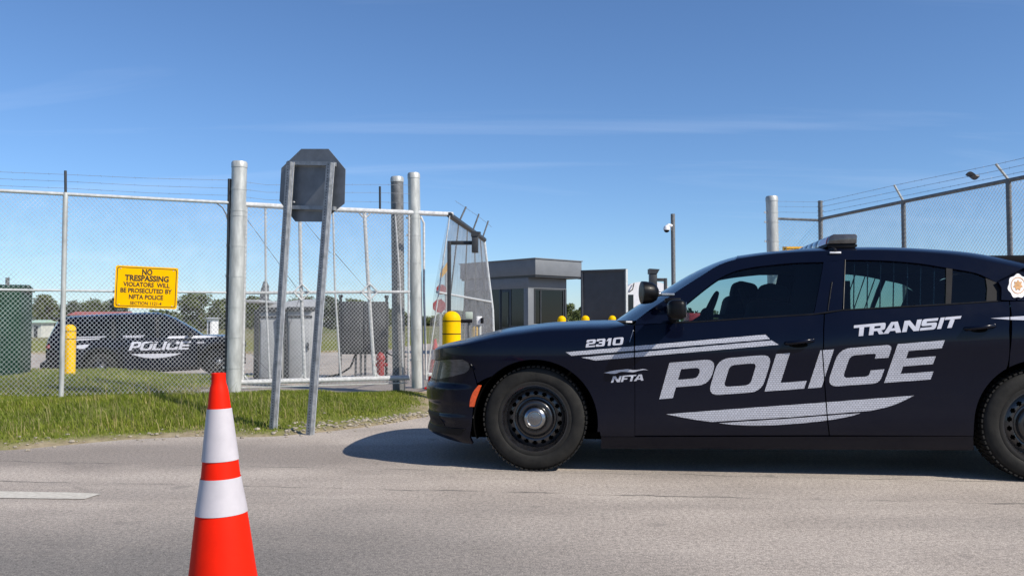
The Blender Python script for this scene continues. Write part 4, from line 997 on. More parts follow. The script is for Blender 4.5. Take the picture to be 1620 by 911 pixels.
# road and yard: one asphalt, laid as two abutting sheets
am, n, l, b = principled('worn_asphalt')
geo = n.new('ShaderNodeNewGeometry'); pos = geo.outputs['Position']
agg = noise(n, l, pos, 150, 4, .7); agg2 = noise(n, l, pos, 42, 3, .65); blot = noise(n, l, pos, 1.1, 7, .6); lanes = noise(n, l, pos, 1.0, 6, .6, (.22, 1.3, 1))
c0 = ramp(n, l, blot, [(.28, (.320, .280, .245)), (.5, (.385, .338, .298)), (.72, (.440, .390, .344))])
c1 = mixc(n, l, maprange(n, l, lanes, .48, .66, 0, .6), c0, (.245, .218, .196))
# darker patch at near left; worn dark band along the lane's far edge
sp_ = n.new('ShaderNodeSeparateXYZ'); l.new(pos, sp_.inputs[0])
wob = math_(n, l, 'MULTIPLY', math_(n, l, 'SUBTRACT', noise(n, l, pos, .7, 4), .5), 1.4)
yy = math_(n, l, 'ADD', sp_.outputs[1], wob)
near = maprange(n, l, yy, 5.1, 3.9, 0, .85); near = math_(n, l, 'MULTIPLY', near, maprange(n, l, sp_.outputs[0], .9, -.9, .05, 1))
c2 = mixc(n, l, near, c1, (.150, .142, .135))
far_ = math_(n, l, 'MULTIPLY', maprange(n, l, yy, 5.9, 6.3), maprange(n, l, yy, 7.6, 6.9)); far_ = math_(n, l, 'MULTIPLY', far_, maprange(n, l, sp_.outputs[0], .2, -1.2, .1, .85))
c3 = mixc(n, l, far_, c2, (.235, .206, .184))
# a sealed lane joint running along the road
jn = math_(n, l, 'ADD', sp_.outputs[1], math_(n, l, 'MULTIPLY', math_(n, l, 'SUBTRACT', noise(n, l, pos, 2.2, 6), .5), .16))
jn = math_(n, l, 'ADD', jn, math_(n, l, 'MULTIPLY', sp_.outputs[0], .115))
j1 = math_(n, l, 'SUBTRACT', 1.0, maprange(n, l, math_(n, l, 'ABSOLUTE', math_(n, l, 'SUBTRACT', jn, 5.28)), .004, .022))
j2 = math_(n, l, 'SUBTRACT', 1.0, maprange(n, l, math_(n, l, 'ABSOLUTE', math_(n, l, 'SUBTRACT', jn, 6.02)), .003, .016))
jj = math_(n, l, 'MULTIPLY', math_(n, l, 'MAXIMUM', j1, j2), maprange(n, l, noise(n, l, pos, 1.7, 3), .40, .56, 0, .85))
c4 = mixc(n, l, jj, c3, (.10, .092, .084))
spk = ramp(n, l, agg, [(.36, (.30, .30, .30)), (.5, (1, 1, 1)), (.64, (1.7, 1.67, 1.6))])
c5 = mixc(n, l, .75, c4, spk, 'MULTIPLY')
spk2 = ramp(n, l, agg2, [(.36, (.58, .58, .58)), (.5, (1, 1, 1)), (.64, (1.32, 1.30, 1.28))])
c6 = mixc(n, l, .6, c5, spk2, 'MULTIPLY')
oil = maprange(n, l, noise(n, l, pos, 3.2, 2, .4), .70, .76, 0, .45)
vor = n.new('ShaderNodeTexVoronoi'); vor.feature = 'DISTANCE_TO_EDGE'; vor.inputs['Scale'].default_value = .55
wv = n.new('ShaderNodeVectorMath'); wv.operation = 'ADD'; nzc = n.new('ShaderNodeTexNoise'); nzc.inputs['Scale'].default_value = 2.6; nzc.inputs['Detail'].default_value = 6; l.new(pos, nzc.inputs['Vector'])
l.new(pos, wv.inputs[0]); sv = n.new('ShaderNodeVectorMath'); sv.operation = 'SCALE'; sv.inputs['Scale'].default_value = .55; l.new(nzc.outputs['Color'], sv.inputs[0]); l.new(sv.outputs[0], wv.inputs[1]); l.new(wv.outputs[0], vor.inputs['Vector'])
crk = math_(n, l, 'MULTIPLY', maprange(n, l, vor.outputs['Distance'], .0015, .006, 1, 0), maprange(n, l, noise(n, l, pos, .8, 3), .54, .66, 0, .34))
c7 = mixc(n, l, oil, c6, (.13, .12, .11))
l.new(mixc(n, l, crk, c7, (.055, .05, .045)), b.inputs['Base Color'])
b.inputs['Roughness'].default_value = .88; b.inputs['Specular IOR Level'].default_value = .25
bp = n.new('ShaderNodeBump'); bp.inputs['Strength'].default_value = .55; bp.inputs['Distance'].default_value = .006; l.new(agg, bp.inputs['Height']); l.new(bp.outputs[0], b.inputs['Normal'])
def sheet(name, x0, x1, nxx, y0, y1, nyy, fz):
    mb = MB(); mb.grid([[Vector((x, y, fz(x, y))) for x in np.linspace(x0, x1, nxx)] for y in np.linspace(y0, y1, nyy)])
    o = mb.build(name, am, None, recalc=False); o['kind'] = 'structure'; return o
sheet('road', -60, 60, 3, -36, 9.4, 3, lambda x, y: 0.0)
sheet('parking_lot', -60, 60, 241, 9.4, 42, 66, lambda x, y: lot_z(x, y) if y > 9.5 else 0.0)
pm = mat('worn_white_line', (.60, .57, .50), .8, 0, .12, 30, bump=.3, bscale=120, col2=(.40, .37, .32))
mb = MB(); q = [on_z(*p, .004) for p in ((-260, 772), (118, 778.5), (160, 780.5), (134, 788.5), (80, 788), (-260, 784))]; mb.add(q, [tuple(range(6))])
o = mb.build('road_marking', pm, None); o['kind'] = 'structure'

# stones and grit along the road's broken edge
mb = MB()
for _ in range(520):
    x = rng.uniform(-9, XCORNER); y = road_edge(x) + rng.normal(.10, .22)
    if rng.random() < .45: x = rng.uniform(-2.2, XCORNER); y = road_edge(x) + abs(rng.normal(.1, .3))
    r = rng.uniform(.006, .022) * (1.6 if rng.random() < .06 else 1); z = max(terrain(x, y), 0)
    Tm = Matrix.Translation((x, y, z + r * .25)) @ Matrix.Rotation(rng.uniform(0, 6), 4, 'Z')
    mb.sphere((0, 0, 0), (r * rng.uniform(.8, 1.4), r, r * .6), 6, 4, None) if False else mb.lathe([(1e-5, -r*.5), (r, -r*.1), (r*.8, r*.35), (1e-5, r*.5)], 6, Tm)
mb.build('roadside_gravel', M['stone'], None, kind='stuff', smooth=False)

# ------------------------------------------------------------------ grass blades
gmat, n, l, b = principled('grass_blade')
geo = n.new('ShaderNodeNewGeometry'); at_ = n.new('ShaderNodeAttribute'); at_.attribute_name = 'tone'
cA = ramp(n, l, at_.outputs['Fac'], [(0, (.115, .160, .022)), (.4, (.19, .245, .032)), (.72, (.255, .30, .048)), (.9, (.31, .31, .09)), (1, (.42, .36, .18))])
cB = ramp(n, l, noise(n, l, geo.outputs['Position'], .9, 4), [(.3, (.72, .80, .75)), (.7, (1.2, 1.1, 1.0))])
l.new(mixc(n, l, 1.0, cA, cB, 'MULTIPLY'), b.inputs['Base Color']); b.inputs['Roughness'].default_value = .6; b.inputs['Specular IOR Level'].default_value = .25
tr = n.new('ShaderNodeBsdfTranslucent'); l.new(cA, tr.inputs[0]); mx = n.new('ShaderNodeMixShader'); mx.inputs[0].default_value = .35
outm = n['Material Output']; l.new(b.outputs[0], mx.inputs[1]); l.new(tr.outputs[0], mx.inputs[2]); l.new(mx.outputs[0], outm.inputs[0])
def grass(name, count, xr, yr, hmin, hmax, wid, clump, material=gmat, straw=.06, seed=1, dmin=.015):
    g = np.random.default_rng(seed); P = []
    while len(P) < count:
        x = g.uniform(*xr); y = g.uniform(*yr); d = grass_d(x, y)
        if d < dmin: continue
        m = .5 + .5 * math.sin(x * 2.3 + 1.1 * math.sin(y * 1.9)) * math.sin(y * 2.7 + .8 * math.sin(x * 3.1))
        patch = .5 + .5 * math.sin(x * .9 + 2.0) * math.sin(y * 1.3 - .7)
        bare = math.exp(-(((x + 1.45) / .75) ** 2 + ((y - road_edge(min(x, XCORNER)) - .35) / .55) ** 2))
        if g.random() > min(1, (d / .42)) * (.45 + .55 * m) * (1 - .93 * bare): continue
        P.append((x, y, terrain(x, y), (hmin + (hmax - hmin) * (.25 + .75 * patch) * g.uniform(.45, 1.15)) * min(1, .35 + d / .7) * (1 - .5 * bare)))
    P = np.array(P); N = len(P); a = g.uniform(0, 2 * math.pi, N); w = wid * g.uniform(.6, 1.3, N); lean = g.normal(.28, .22, N) * P[:, 3]; la = g.uniform(0, 2 * math.pi, N) * .6 + 2.4
    dx, dy = np.cos(a) * w, np.sin(a) * w; lx, ly = np.cos(la) * lean, np.sin(la) * lean; h = P[:, 3]
    def lvl(k, ws): 
        c = np.stack([P[:, 0] + lx * k * k, P[:, 1] + ly * k * k, P[:, 2] - .01 + h * k * (1 - .12 * k)], 1); o = np.stack([dx * ws, dy * ws, np.zeros(N)], 1); return c - o, c + o
    a0, b0 = lvl(0, 1); a1, b1 = lvl(.55, .8); t, _ = lvl(1, 0)
    VV = np.stack([a0, b0, a1, b1, t], 1).reshape(-1, 3)
    base = np.arange(N)[:, None] * 5
    loops = np.concatenate([base + np.array([0, 1, 3, 2]), base + np.array([2, 3, 4])], 1).reshape(-1)
    tot = np.tile([4, 3], N); start = np.concatenate([[0], np.cumsum(tot)[:-1]])
    me = bpy.data.meshes.new(name); me.vertices.add(N * 5); me.vertices.foreach_set('co', VV.astype(np.float32).ravel())
    me.loops.add(len(loops)); me.loops.foreach_set('vertex_index', loops.astype(np.int32)); me.polygons.add(2 * N); me.polygons.foreach_set('loop_start', start.astype(np.int32))
    me.update(calc_edges=True); me.validate()
    tone = np.clip(g.normal(.45, .2, N), 0, .93); tone[g.random(N) < straw] = 1.0
    at2 = me.attributes.new('tone', 'FLOAT', 'POINT'); at2.data.foreach_set('value', np.repeat(tone, 5).astype(np.float32))
    me.materials.append(material); o = bpy.data.objects.new(name, me); COL.objects.link(o); o['kind'] = 'stuff'; return o
grass('verge_grass', 100000, (-8.2, -.6), (6.8, 12.4), .03, .085, .0040, 1, seed=3, straw=.09)
grass('grass_behind_fence', 26000, (-12.5, -3.2), (10.6, 17.2), .05, .12, .007, 1, seed=5, straw=.12)
grass('dry_weeds', 500, (-4.6, -.8), (7.4, 9.6), .12, .30, .0022, 1, seed=8, straw=.7)

# ================================================================== chain link
def chain_fabric(mb, org, e, zlo, zhi, width, pitch=.052, r=.0016, skew=None):
    """diagonal wires filling a panel: org + e*u, between the heights zlo(u) and zhi(u); skew(u,w) bends the panel"""
    e = Vector(e); nrm = Vector((-e.y, e.x, 0)).normalized(); H = zhi - zlo; K = 1.12                        # diamonds a little taller than wide
    W_ = width; n = int((W_ + H / K) / pitch) + 2
    for fam in (1, -1):
        for k in range(n):
            c = k * pitch - (H / K if fam > 0 else 0)                 # u = c + fam*w/K
            w0, w1 = 0.0, H
            ua, ub = c + fam * w0 / K, c + fam * w1 / K
            if fam > 0:
                if ua < 0: w0 = -c * K; 
                if ub > W_: w1 = (W_ - c) * K
            else:
                if ua > W_: w0 = (c - W_) * K
                if ub < 0: w1 = c * K
            if w1 - w0 < .01: continue
            A = [c + fam * w0 / K, w0]; B = [c + fam * w1 / K, w1]; pts = []
            m = 1 if skew is None else 8
            for i in range(m + 1):
                u = A[0] + (B[0] - A[0]) * i / m; w = A[1] + (B[1] - A[1]) * i / m
                p = org + e * u + Vector((0, 0, zlo + w)) + nrm * (.0016 * fam)
                if skew: p = skew(u, w, p)
                pts.append(p)
            mb.path(pts, r, 3, caps=False)
def barbed(mb, pts, r=.0022, step=.13, n=5):
    mb.path(pts, r, n)
    for a, b in zip(pts[:-1], pts[1:]):
        a, b = Vector(a), Vector(b); L = (b - a).length
        for i in range(1, int(L / step)):
            p = a + (b - a) * (i * step / L); g = i * 1.9
            d = Vector((math.cos(g) * .3, math.cos(g) * .6, math.sin(g))).normalized() * .016; mb.tube(p - d, p + d, .0012, 3); 

def zpx(py, px, s): return CAMZ + (HORIZON - py) / s                    # height of a pixel row at a known scale
ZG = .16
# --- left fence
fence = thing('chain_link_fence', 'long chain-link fence with barbed wire left of the gate, carrying the yellow lettered sign', 'fence', fence_pt(100) + Vector((0, 0, ZG)))
XL = fence_pt(-260); XR = fence_pt(361); EL = (XR - XL).normalized(); LL = (XR - XL).length
ztop = zpx(320, 360, fence_s(360)); zmid = zpx(463, 360, fence_s(360))
def fp(px, z): p = fence_pt(px); return Vector((p.x, p.y, z))
mb = MB(); chain_fabric(mb, Vector((XL.x, XL.y, 0)), EL, .15, ztop, LL, r=.0023); mb.build('chain_link_mesh', M['wire'], fence, world=True, kind='stuff', smooth=False, weld=False, recalc=False)
mb = MB(); mb.path([fp(-260, ztop), fp(100, ztop), fp(361, ztop)], .022, 10); mb.build('top_rail', M['galv_rail'], fence, world=True)
mb = MB(); mb.path([fp(-260, zmid), fp(361, zmid)], .015, 8); mb.build('mid_rail', M['galv_rail'], fence, world=True)
for px in (-140, 100):
    mb = MB(); p = fp(px, .05); mb.tube(p, fp(px, ztop + .02), .030, 12); po = mb.build('post', M['galv'], fence, world=True)
    mb = MB(); mb.tube(fp(px, ztop + .015), fp(px - 1, ztop + .29), .016, 8); ar_ = mb.build('barb_arm', M['dark_steel'], po, world=True)
mb = MB(); p = fp(359.5, .05); mb.tube(p, fp(360.5, zpx(282, 360, fence_s(360))), .024, 10); tp = mb.build('terminal_post', M['dark_steel'], fence, world=True)
for k in range(9):
    z = .5 + k * .27; mb = MB(); mb.tube(fp(357, z), fp(369, z), .006, 6); mb.build('tie_band', M['galv_rail'], tp, world=True)
for za, zb_ in ((270, 284), (281, 297), (292, 308.5)):
    mb = MB(); barbed(mb, [fp(-260, zpx(za - 9, -260, fence_s(-260))), fp(100, zpx(za + 5, 100, fence_s(100))), fp(230, zpx((za + 5 + zb_) / 2 + 1.5, 230, fence_s(230))), fp(361, zpx(zb_, 361, fence_s(361)))]); mb.build('barbed_wire', M['barb'], fence, world=True)
mb = MB(); pz = ztop - .02; mb.path([fp(341, pz), fp(350, pz - .05), fp(356, pz - .14), fp(359, pz - .24)], .008, 6); mb.build('corner_brace', M['galv_dark'], fence, world=True)

# --- no-trespassing sign
def text_mesh(txt, size, bold=0.0, xs=1.0):
    c = bpy.data.curves.new('text', 'FONT'); c.body = txt; c.size = size; c.align_x = 'CENTER'; c.align_y = 'CENTER'; c.offset = bold; c.resolution_u = 3
    o = bpy.data.objects.new('text', c); COL.objects.link(o); dg = bpy.context.evaluated_depsgraph_get(); m = bpy.data.meshes.new_from_object(o.evaluated_get(dg))
    vs = [(v.co.x * xs, v.co.y) for v in m.vertices]; fs = [tuple(p.vertices) for p in m.polygons]; bpy.data.objects.remove(o); bpy.data.meshes.remove(m); return vs, fs
sc_ = fence_s(232); sw_, sh_ = 97 / sc_ / 1.065, 65.5 / sc_
cS = fp(231.5, zpx(454.8, 231, sc_)) - FN * .045
sign = thing('warning_sign', 'yellow no trespassing sign with black lettering hung on the left chain-link fence', 'sign', cS, (0, math.radians(1.6), math.atan2(FE.y, FE.x)))
mb = MB(); pl = rpoly([(-sw_/2, -sh_/2, .03), (sw_/2, -sh_/2, .03), (sw_/2, sh_/2, .03), (-sw_/2, sh_/2, .03)]); mb.prism([(p[0], 0, p[1]) for p in pl], (0, .004, 0)); mb.build('plate', M['sign_yellow'], sign, smooth=False)
bo = rpoly([(-sw_/2+.018, -sh_/2+.018, .028), (sw_/2-.018, -sh_/2+.018, .028), (sw_/2-.018, sh_/2-.018, .028), (-sw_/2+.018, sh_/2-.018, .028)]); bi = [((p[0]) * (1 - .018 / sw_), p[1] * (1 - .018 / sh_)) for p in bo]
mb = MB(); N_ = len(bo); mb.add([(p[0], -.002, p[1]) for p in bo] + [(p[0], -.002, p[1]) for p in bi], [(i, (i+1) % N_, N_ + (i+1) % N_, N_ + i) for i in range(N_)]); mb.build('border', M['sign_black'], sign, smooth=False)
for txt, zz, sz, wd, bd in (('NO', .365, .10, .165, .0035), ('TRESPASSING', .215, .100, .70, .0035), ('VIOLATORS  WILL', .062, .078, .74, .0022), ('BE PROSECUTED BY', -.085, .078, .82, .0022), ('NFTA POLICE', -.235, .078, .545, .0022), ('SECTION 1121-4', -.385, .058, .50, .0008)):
    vs, fs = text_mesh(txt, sz, bd); w0 = max(v[0] for v in vs) - min(v[0] for v in vs); k = wd * sw_ / w0; xm = (max(v[0] for v in vs) + min(v[0] for v in vs)) / 2; ym = (max(v[1] for v in vs) + min(v[1] for v in vs)) / 2
    mb = MB(); mb.add([((v[0] - xm) * k, -.0025, v[1] - ym + zz * sh_) for v in vs], fs); mb.build('lettering', M['sign_black'], sign, smooth=False, weld=False)
for sx_ in (-1, 1):
    for sz_ in (-1, 1):
        mb = MB(); mb.tube((sx_ * sw_ * .42, -.006, sz_ * sh_ * .43), (sx_ * sw_ * .42, .03, sz_ * sh_ * .43), .006, 8); mb.build('bolt', M['galv_rail'], sign)

# --- large gate posts
def pipe_post(px0, py0, px1, py1, s, dia_px, label, Zoff=0.0, m=None, bands=(), name='gate_post', zb_=.1, lid=None):
    Z = F / s; x = (px0 - PW / 2) / s; top = CAMZ + (HORIZON - py1) / s; r = dia_px / s / 2
    t = thing(name, label, 'post', (x, Z, zb_), None, None)
    dxt = (px1 - px0) / s - (px1 - PW/2) / s * 0
    p0 = Vector((x, Z, zb_)); p1 = Vector((x + (px1 - px0) / s + .0, Z, top)); 
    mb = MB(); mb.tube(p0, p1, r, 24, caps=True); po = mb.build('pipe', m or M['galv'], t, world=True, angle=50)
    mb = MB(); d = (p1 - p0).normalized(); mb.path([p1 - d * .06, p1, p1 + d * .022, p1 + d * .03], [r * 1.05, r * 1.05, r * .92, r * .3], 24); mb.build('cap', M['galv'] if lid is None else lid, t, world=True, angle=50)
    for z in bands:
        mb = MB(); c = p0 + (p1 - p0) * ((z - zb_) / (top - zb_)); mb.tube(c - d * .012, c + d * .012, r * 1.035, 24); b_ = mb.build('band', M['galv'], t, world=True, angle=50)
        mb = MB(); mb.box(c + Vector((-r * 1.15, -.02, 0)), (r * .5, .03, .03)); mb.build('band_clip', M['galv_rail'], b_, world=True)
    return t
pipe_post(371, 612, 376, 257, 120, 23.6, 'thick galvanised pipe post at the left end of the white gate, standing tallest', bands=[.45, .85, 1.25, 1.65, 2.05, 2.45, 2.52, 2.8], zb_=.12)
pipe_post(661.5, 611, 653.5, 275, 109.5, 19, 'slim galvanised pipe post in front of the right end of the white gate', bands=[.5, .95, 1.4, 1.9, 2.3, 2.55, 2.62], zb_=.1)
pipe_post(632, 600, 627, 281, 106, 20, 'dark pipe post with a pale top, just behind the white gate', m=M['galv_dark'], zb_=0.0)
pipe_post(1225, 560, 1223, 312, 102, 18.5, 'lone thick galvanised pipe post on the far side of the driveway, behind the sedan roof', bands=[2.3, 2.6, 2.75], zb_=0.0)

# --- the closed white gate leaf
GP = lambda px, py, off=0.0: (lambda p, s: Vector((p.x, p.y, CAMZ + (HORIZON - py) / s)) + FN * off)(fence_pt(px), fence_s(px))
gate = thing('sliding_gate', 'white pipe-framed chain-link gate leaf with diamond braces between the pipe posts', 'gate', fence_pt(385) + Vector((0, 0, ZG)))
go = .06
gz0 = GP(386, 606).z; gz1 = GP(386, 322).z; gl_, gr_ = 386, 718
mb = MB(); mb.path([GP(gl_, 322, go), GP(520, 329.5, go), GP(gr_, 338, go)], .036, 10); mb.build('top_rail', M['gate_white'], gate, world=True)
mb = MB(); mb.path([GP(gl_ - 4, 604.5, go), GP(650, 597, go)], .036, 10); mb.build('bottom_rail', M['gate_white'], gate, world=True)
mb = MB(); mb.path([GP(gl_, 463, go), GP(650, 461.5, go)], .022, 8); mb.build('mid_rail', M['gate_white'], gate, world=True)
mb = MB(); mb.path([GP(gl_ - 2, 613, go - .02), GP(646, 605.5, go - .02)], .008, 6); mb.build('tension_wire', M['galv_rail'], gate, world=True)
Lg = (fence_pt(650) - fence_pt(388)).length
mb = MB(); chain_fabric(mb, Vector((fence_pt(388).x, fence_pt(388).y, 0)) + FN * (go - .03), FE, .19, gz1, Lg, r=.0023); mb.build('chain_link_mesh', M['wire'], gate, world=True, kind='stuff', smooth=False, weld=False, recalc=False)
for pts, r in (([(388, 325), (386, 604)], .020), ([(419, 325), (421, 457), (429, 601)], .014), ([(474, 328), (476.5, 440), (484.5, 600)], .024), ([(527, 331), (531, 455), (541.5, 598)], .014), ([(577, 333), (583.5, 440), (595, 598)], .026), ([(626, 336), (634, 440), (640, 596)], .012), ([(648, 337), (648.5, 597)], .016)):
    mb = MB(); mb.path([GP(x, y, go + .0) for x, y in pts], r, 8); mb.build('upright', M['gate_white'], gate, world=True)
for cx_, cy_ in ((477.5, 462), (585, 461.5)):
    R_ = 13
    for (ax, ay), (bx_, by_) in (((-R_, 0), (0, -R_)), ((0, -R_), (R_, 0)), ((R_, 0), (0, R_)), ((0, R_), (-R_, 0))):
        mb = MB(); mb.path([GP(cx_ + ax, cy_ + ay, go - .045), GP(cx_ + bx_, cy_ + by_, go - .045)], .011, 6); mb.build('diamond_brace', M['gate_white'], gate, world=True)
for a, b_ in (((577, 345), (569, 336)), ((577, 345), (586, 337)), ((484, 588), (477, 600)), ((594, 588), (604, 598)), ((389, 594), (396, 604))):
    mb = MB(); mb.path([GP(*a, go), GP(*b_, go)], .013, 6); mb.build('gusset', M['gate_white'], gate, world=True)
for a, b_ in (((390, 345), (470, 455)), ((479, 345), (524, 400)), ((531, 400), (580, 455)), ((395, 555), (428, 588)), ((476, 470), (432, 590)), ((590, 470), (645, 590))):
    mb = MB(); mb.path([GP(*a, go + .02), GP(*b_, go + .02)], .004, 5); mb.build('truss_rod', M['galv_dark'], gate, world=True)
mb = MB(); mb.tube(GP(602, 336, go), GP(601.5, 293, go), .016, 8); mb.build('barb_arm', M['dark_steel'], gate, world=True)
for y0, y1, y2 in ((286, 290, 291), (298, 303, 305), (310, 318, 320)):
    mb = MB(); barbed(mb, [GP(378, y0, 0), GP(420, y0 + 5, .03), GP(601, y1, go), GP(650, y2, go)]); mb.build('barbed_wire', M['barb'], gate, world=True)

# --- the open leaf swung back behind it, hung with grey screen
SA, SB = 108.5, 84.0
def LP(px, py, s): return Vector(((px - PW / 2) / s, F / s, CAMZ + (HORIZON - py) / s))
leaf = thing('open_gate_leaf', 'open gate leaf swung back beside the driveway, veiled in grey see-through screen', 'gate', LP(700, 600, SA))
A1, A0, B1, B0 = LP(711, 341, SA), LP(676, 592, SA), LP(766, 379, SB), LP(783, 585, SB)
mb = MB(); mb.path([A1 + Vector((0,0,.01)), B1], .045, 8); mb.build('top_rail', M['dark_steel'], leaf, world=True)
mb = MB(); mb.path([B1, LP(772, 430, SB), LP(779.5, 490, SB), B0], .024, 8); mb.build('end_rail', M['galv_rail'], leaf, world=True)
mb = MB(); mb.path([A1, A0], .010, 8); mb.build('end_rail', M['galv_rail'], leaf, world=True)
mb = MB(); mb.path([A0, B0], .028, 8); mb.build('bottom_rail', M['galv_rail'], leaf, world=True)
mm = lambda u, v: (A0 + (B0 - A0) * u) * (1 - v) + (A1 + (B1 - A1) * u) * v + Vector((-.05 * (1 - u) * math.sin(math.pi * v) + .05 * u * math.sin(math.pi * v), 0, 0))
mb = MB(); mb.path([mm(.02, .52), mm(.98, .52)], .018, 8); mb.build('mid_rail', M['galv_rail'], leaf, world=True)
for u in (.22, .45, .66, .85):
    mb = MB(); mb.path([mm(u, 0), mm(u, .5), mm(u, .985)], .011, 6); mb.build('upright', M['galv_dark'], leaf, world=True)
mb = MB()
for fam in (1, -1):
    for k in range(-50, 110):
        pts = []
        for i in range(13):
            v = i / 12; u = k * .0165 + fam * v * .78
            if 0 <= u <= 1: pts.append(mm(u, v))
        if len(pts) > 1: mb.path(pts, .0019, 3, caps=False)
mb.build('chain_link_mesh', M['wire'], leaf, world=True, kind='stuff', smooth=False, weld=False, recalc=False)
sm = bpy.data.materials.new('grey_screen'); sm.use_nodes = True; n, l = sm.node_tree.nodes, sm.node_tree.links; b = n['Principled BSDF']; b.inputs['Base Color'].default_value = (.27, .27, .29, 1); b.inputs['Roughness'].default_value = .6
tb = n.new('ShaderNodeBsdfTransparent'); mx = n.new('ShaderNodeMixShader'); tc = n.new('ShaderNodeTexCoord'); fac = maprange(n, l, noise(n, l, tc.outputs['Object'], 5, 4, .6, (3, 3, .35)), .3, .7, .10, .38)
l.new(fac, mx.inputs[0]); l.new(tb.outputs[0], mx.inputs[1]); l.new(b.outputs[0], mx.inputs[2]); l.new(mx.outputs[0], n['Material Output'].inputs[0])
mb = MB(); mb.grid([[mm(u, v) + Vector((.035 * math.sin(u * 41) * (1 - .7 * v) - .02, 0, 0)) for u in np.linspace(.0, 1, 90)] for v in np.linspace(.01, .985, 10)]); mb.build('screen', sm, leaf, world=True)
for t_, h in ((.22, 22), (.60, 26), (.93, 26)):
    p = A1 + (B1 - A1) * t_; s_ = F / p.y; mb = MB(); mb.tube(p, p + Vector((.11, .02, h * .95 / s_ + .04)), .014, 6); mb.build('barb_arm', M['galv_dark'], leaf, world=True)
mb = MB(); barbed(mb, [A1 + Vector((.08, 0, .22)), A1 + (B1 - A1) * .55 + Vector((.13, 0, .24)), B1 + Vector((.14, 0, .24))]); mb.build('barbed_wire', M['barb'], leaf, world=True)
# short link of the top rail between the slim post and the leaf: hanging bracket
br = GP(671, 340, go); 
mb = MB(); mb.path([GP(667, 341, go), GP(672, 352, go), GP(672.5, 460, go), GP(677, 600, go)], [.016, .018, .018, .014], 8); mb.build('upright', M['gate_white'], gate, world=True)

# --- stop sign seen from behind
spx = [(476.6, 235.7), (519.6, 235.7), (546.5, 268), (545, 322), (508.7, 351), (467, 350.5), (442, 318), (445, 266)]
cZ = 8.05; yaw = math.radians(27); s0 = F / cZ
pn = Vector((math.sin(-yaw) * -1, -math.cos(yaw), 0)); pn = Vector((-math.sin(yaw), -math.cos(yaw), 0)); pe = Vector((math.cos(yaw), -math.sin(yaw), 0))
cS = at(495, 293, cZ); ss = thing('stop_sign', 'back of a grey octagonal road sign on two leaning perforated posts in the grass', 'sign', (on_z(461, 672, .1).x, 8.0, .06))
octp = [on_plane(x, y, cS, pn) for x, y in spx]
mb = MB(); mb.prism(octp, -pn * .004); mb.build('panel', M['sign_back'], ss, world=True, smooth=False)
lL0, lL1, lR0, lR1 = on_plane(433, 668, cS + pn * .06, pn), on_plane(460.5, 257, cS + pn * .05, pn), on_plane(490.5, 683, cS + pn * .06, pn), on_plane(524, 258, cS + pn * .05, pn)
def u_channel(p0, p1, parent):
    d = (p1 - p0).normalized(); ex = pe; ey = d.cross(ex).normalized(); ex = ey.cross(d).normalized()
    if ey.dot(pn) < 0: ey = -ey
    w, dp, t = .034, .034, .005
    prof = [(-w - .012, 0), (-w, 0), (-w + .012, dp), (w - .012, dp), (w, 0), (w + .012, 0), (w + .012, t), (w + .003, t), (w - .008, dp + t), (-w + .008, dp + t), (-w - .003, t), (-w - .012, t)]
    mb = MB(); mb.prism([p0 + ex * a + ey * b_ for a, b_ in prof], p1 - p0); po = mb.build('post', M['channel'], parent, world=True, smooth=False)
    mb = MB()
    for sg in (-1, 1):
        mb.box((0, 0, 0), (.001, .001, .001)) if False else None
    L = (p1 - p0).length; nh = int(L / .026)
    for k in range(nh):
        c = p0 + d * (.03 + k * .026) + ey * (dp + t + .0006)
        mb.add([c + ex * (.0065 * math.cos(g)) + d * (.0065 * math.sin(g)) for g in np.linspace(0, 2 * math.pi, 7)[:-1]], [tuple(range(6))])
    mb.build('bolt_hole', M['dark_steel'], po, world=True, kind='stuff', smooth=False, weld=False)
    for sg in (-1, 1):
        m2 = MB(); q0 = p0 + ex * sg * (w + .006) + ey * (t + .003); m2.prism([q0 + ex * a + ey * b_ for a, b_ in ((-.006, -.002), (.006, -.002), (.006, .003), (-.006, .003))], p1 - p0); m2.build('lip', M['channel_lit'], po, world=True, smooth=False)
    return po
u_channel(lL0 - Vector((0, 0, .12)), lL1, ss); u_channel(lR0 - Vector((0, 0, .12)), lR1, ss)
for ya, yb in ((258, 262), (328, 331)):
    a, b_ = on_plane(457, ya, cS + pn * .028, pn), on_plane(530, ya + 2, cS + pn * .028, pn); mb = MB(); mb.prism([a + Vector((0, 0, .018)) + pn * .022, a + Vector((0, 0, -.018)) + pn * .022, a + Vector((0, 0, -.018)) - pn * .022, a + Vector((0, 0, .018)) - pn * .022], b_ - a); mb.build('crossbar', M['channel'], ss, world=True, smooth=False)
for x in (466, 519):
    for y in (268, 320):
        p = on_plane(x, y, cS + pn * .012, pn); mb = MB(); mb.tube(p, p + pn * .02, .008, 6); mb.build('bolt', M['channel_lit'], ss, world=True)

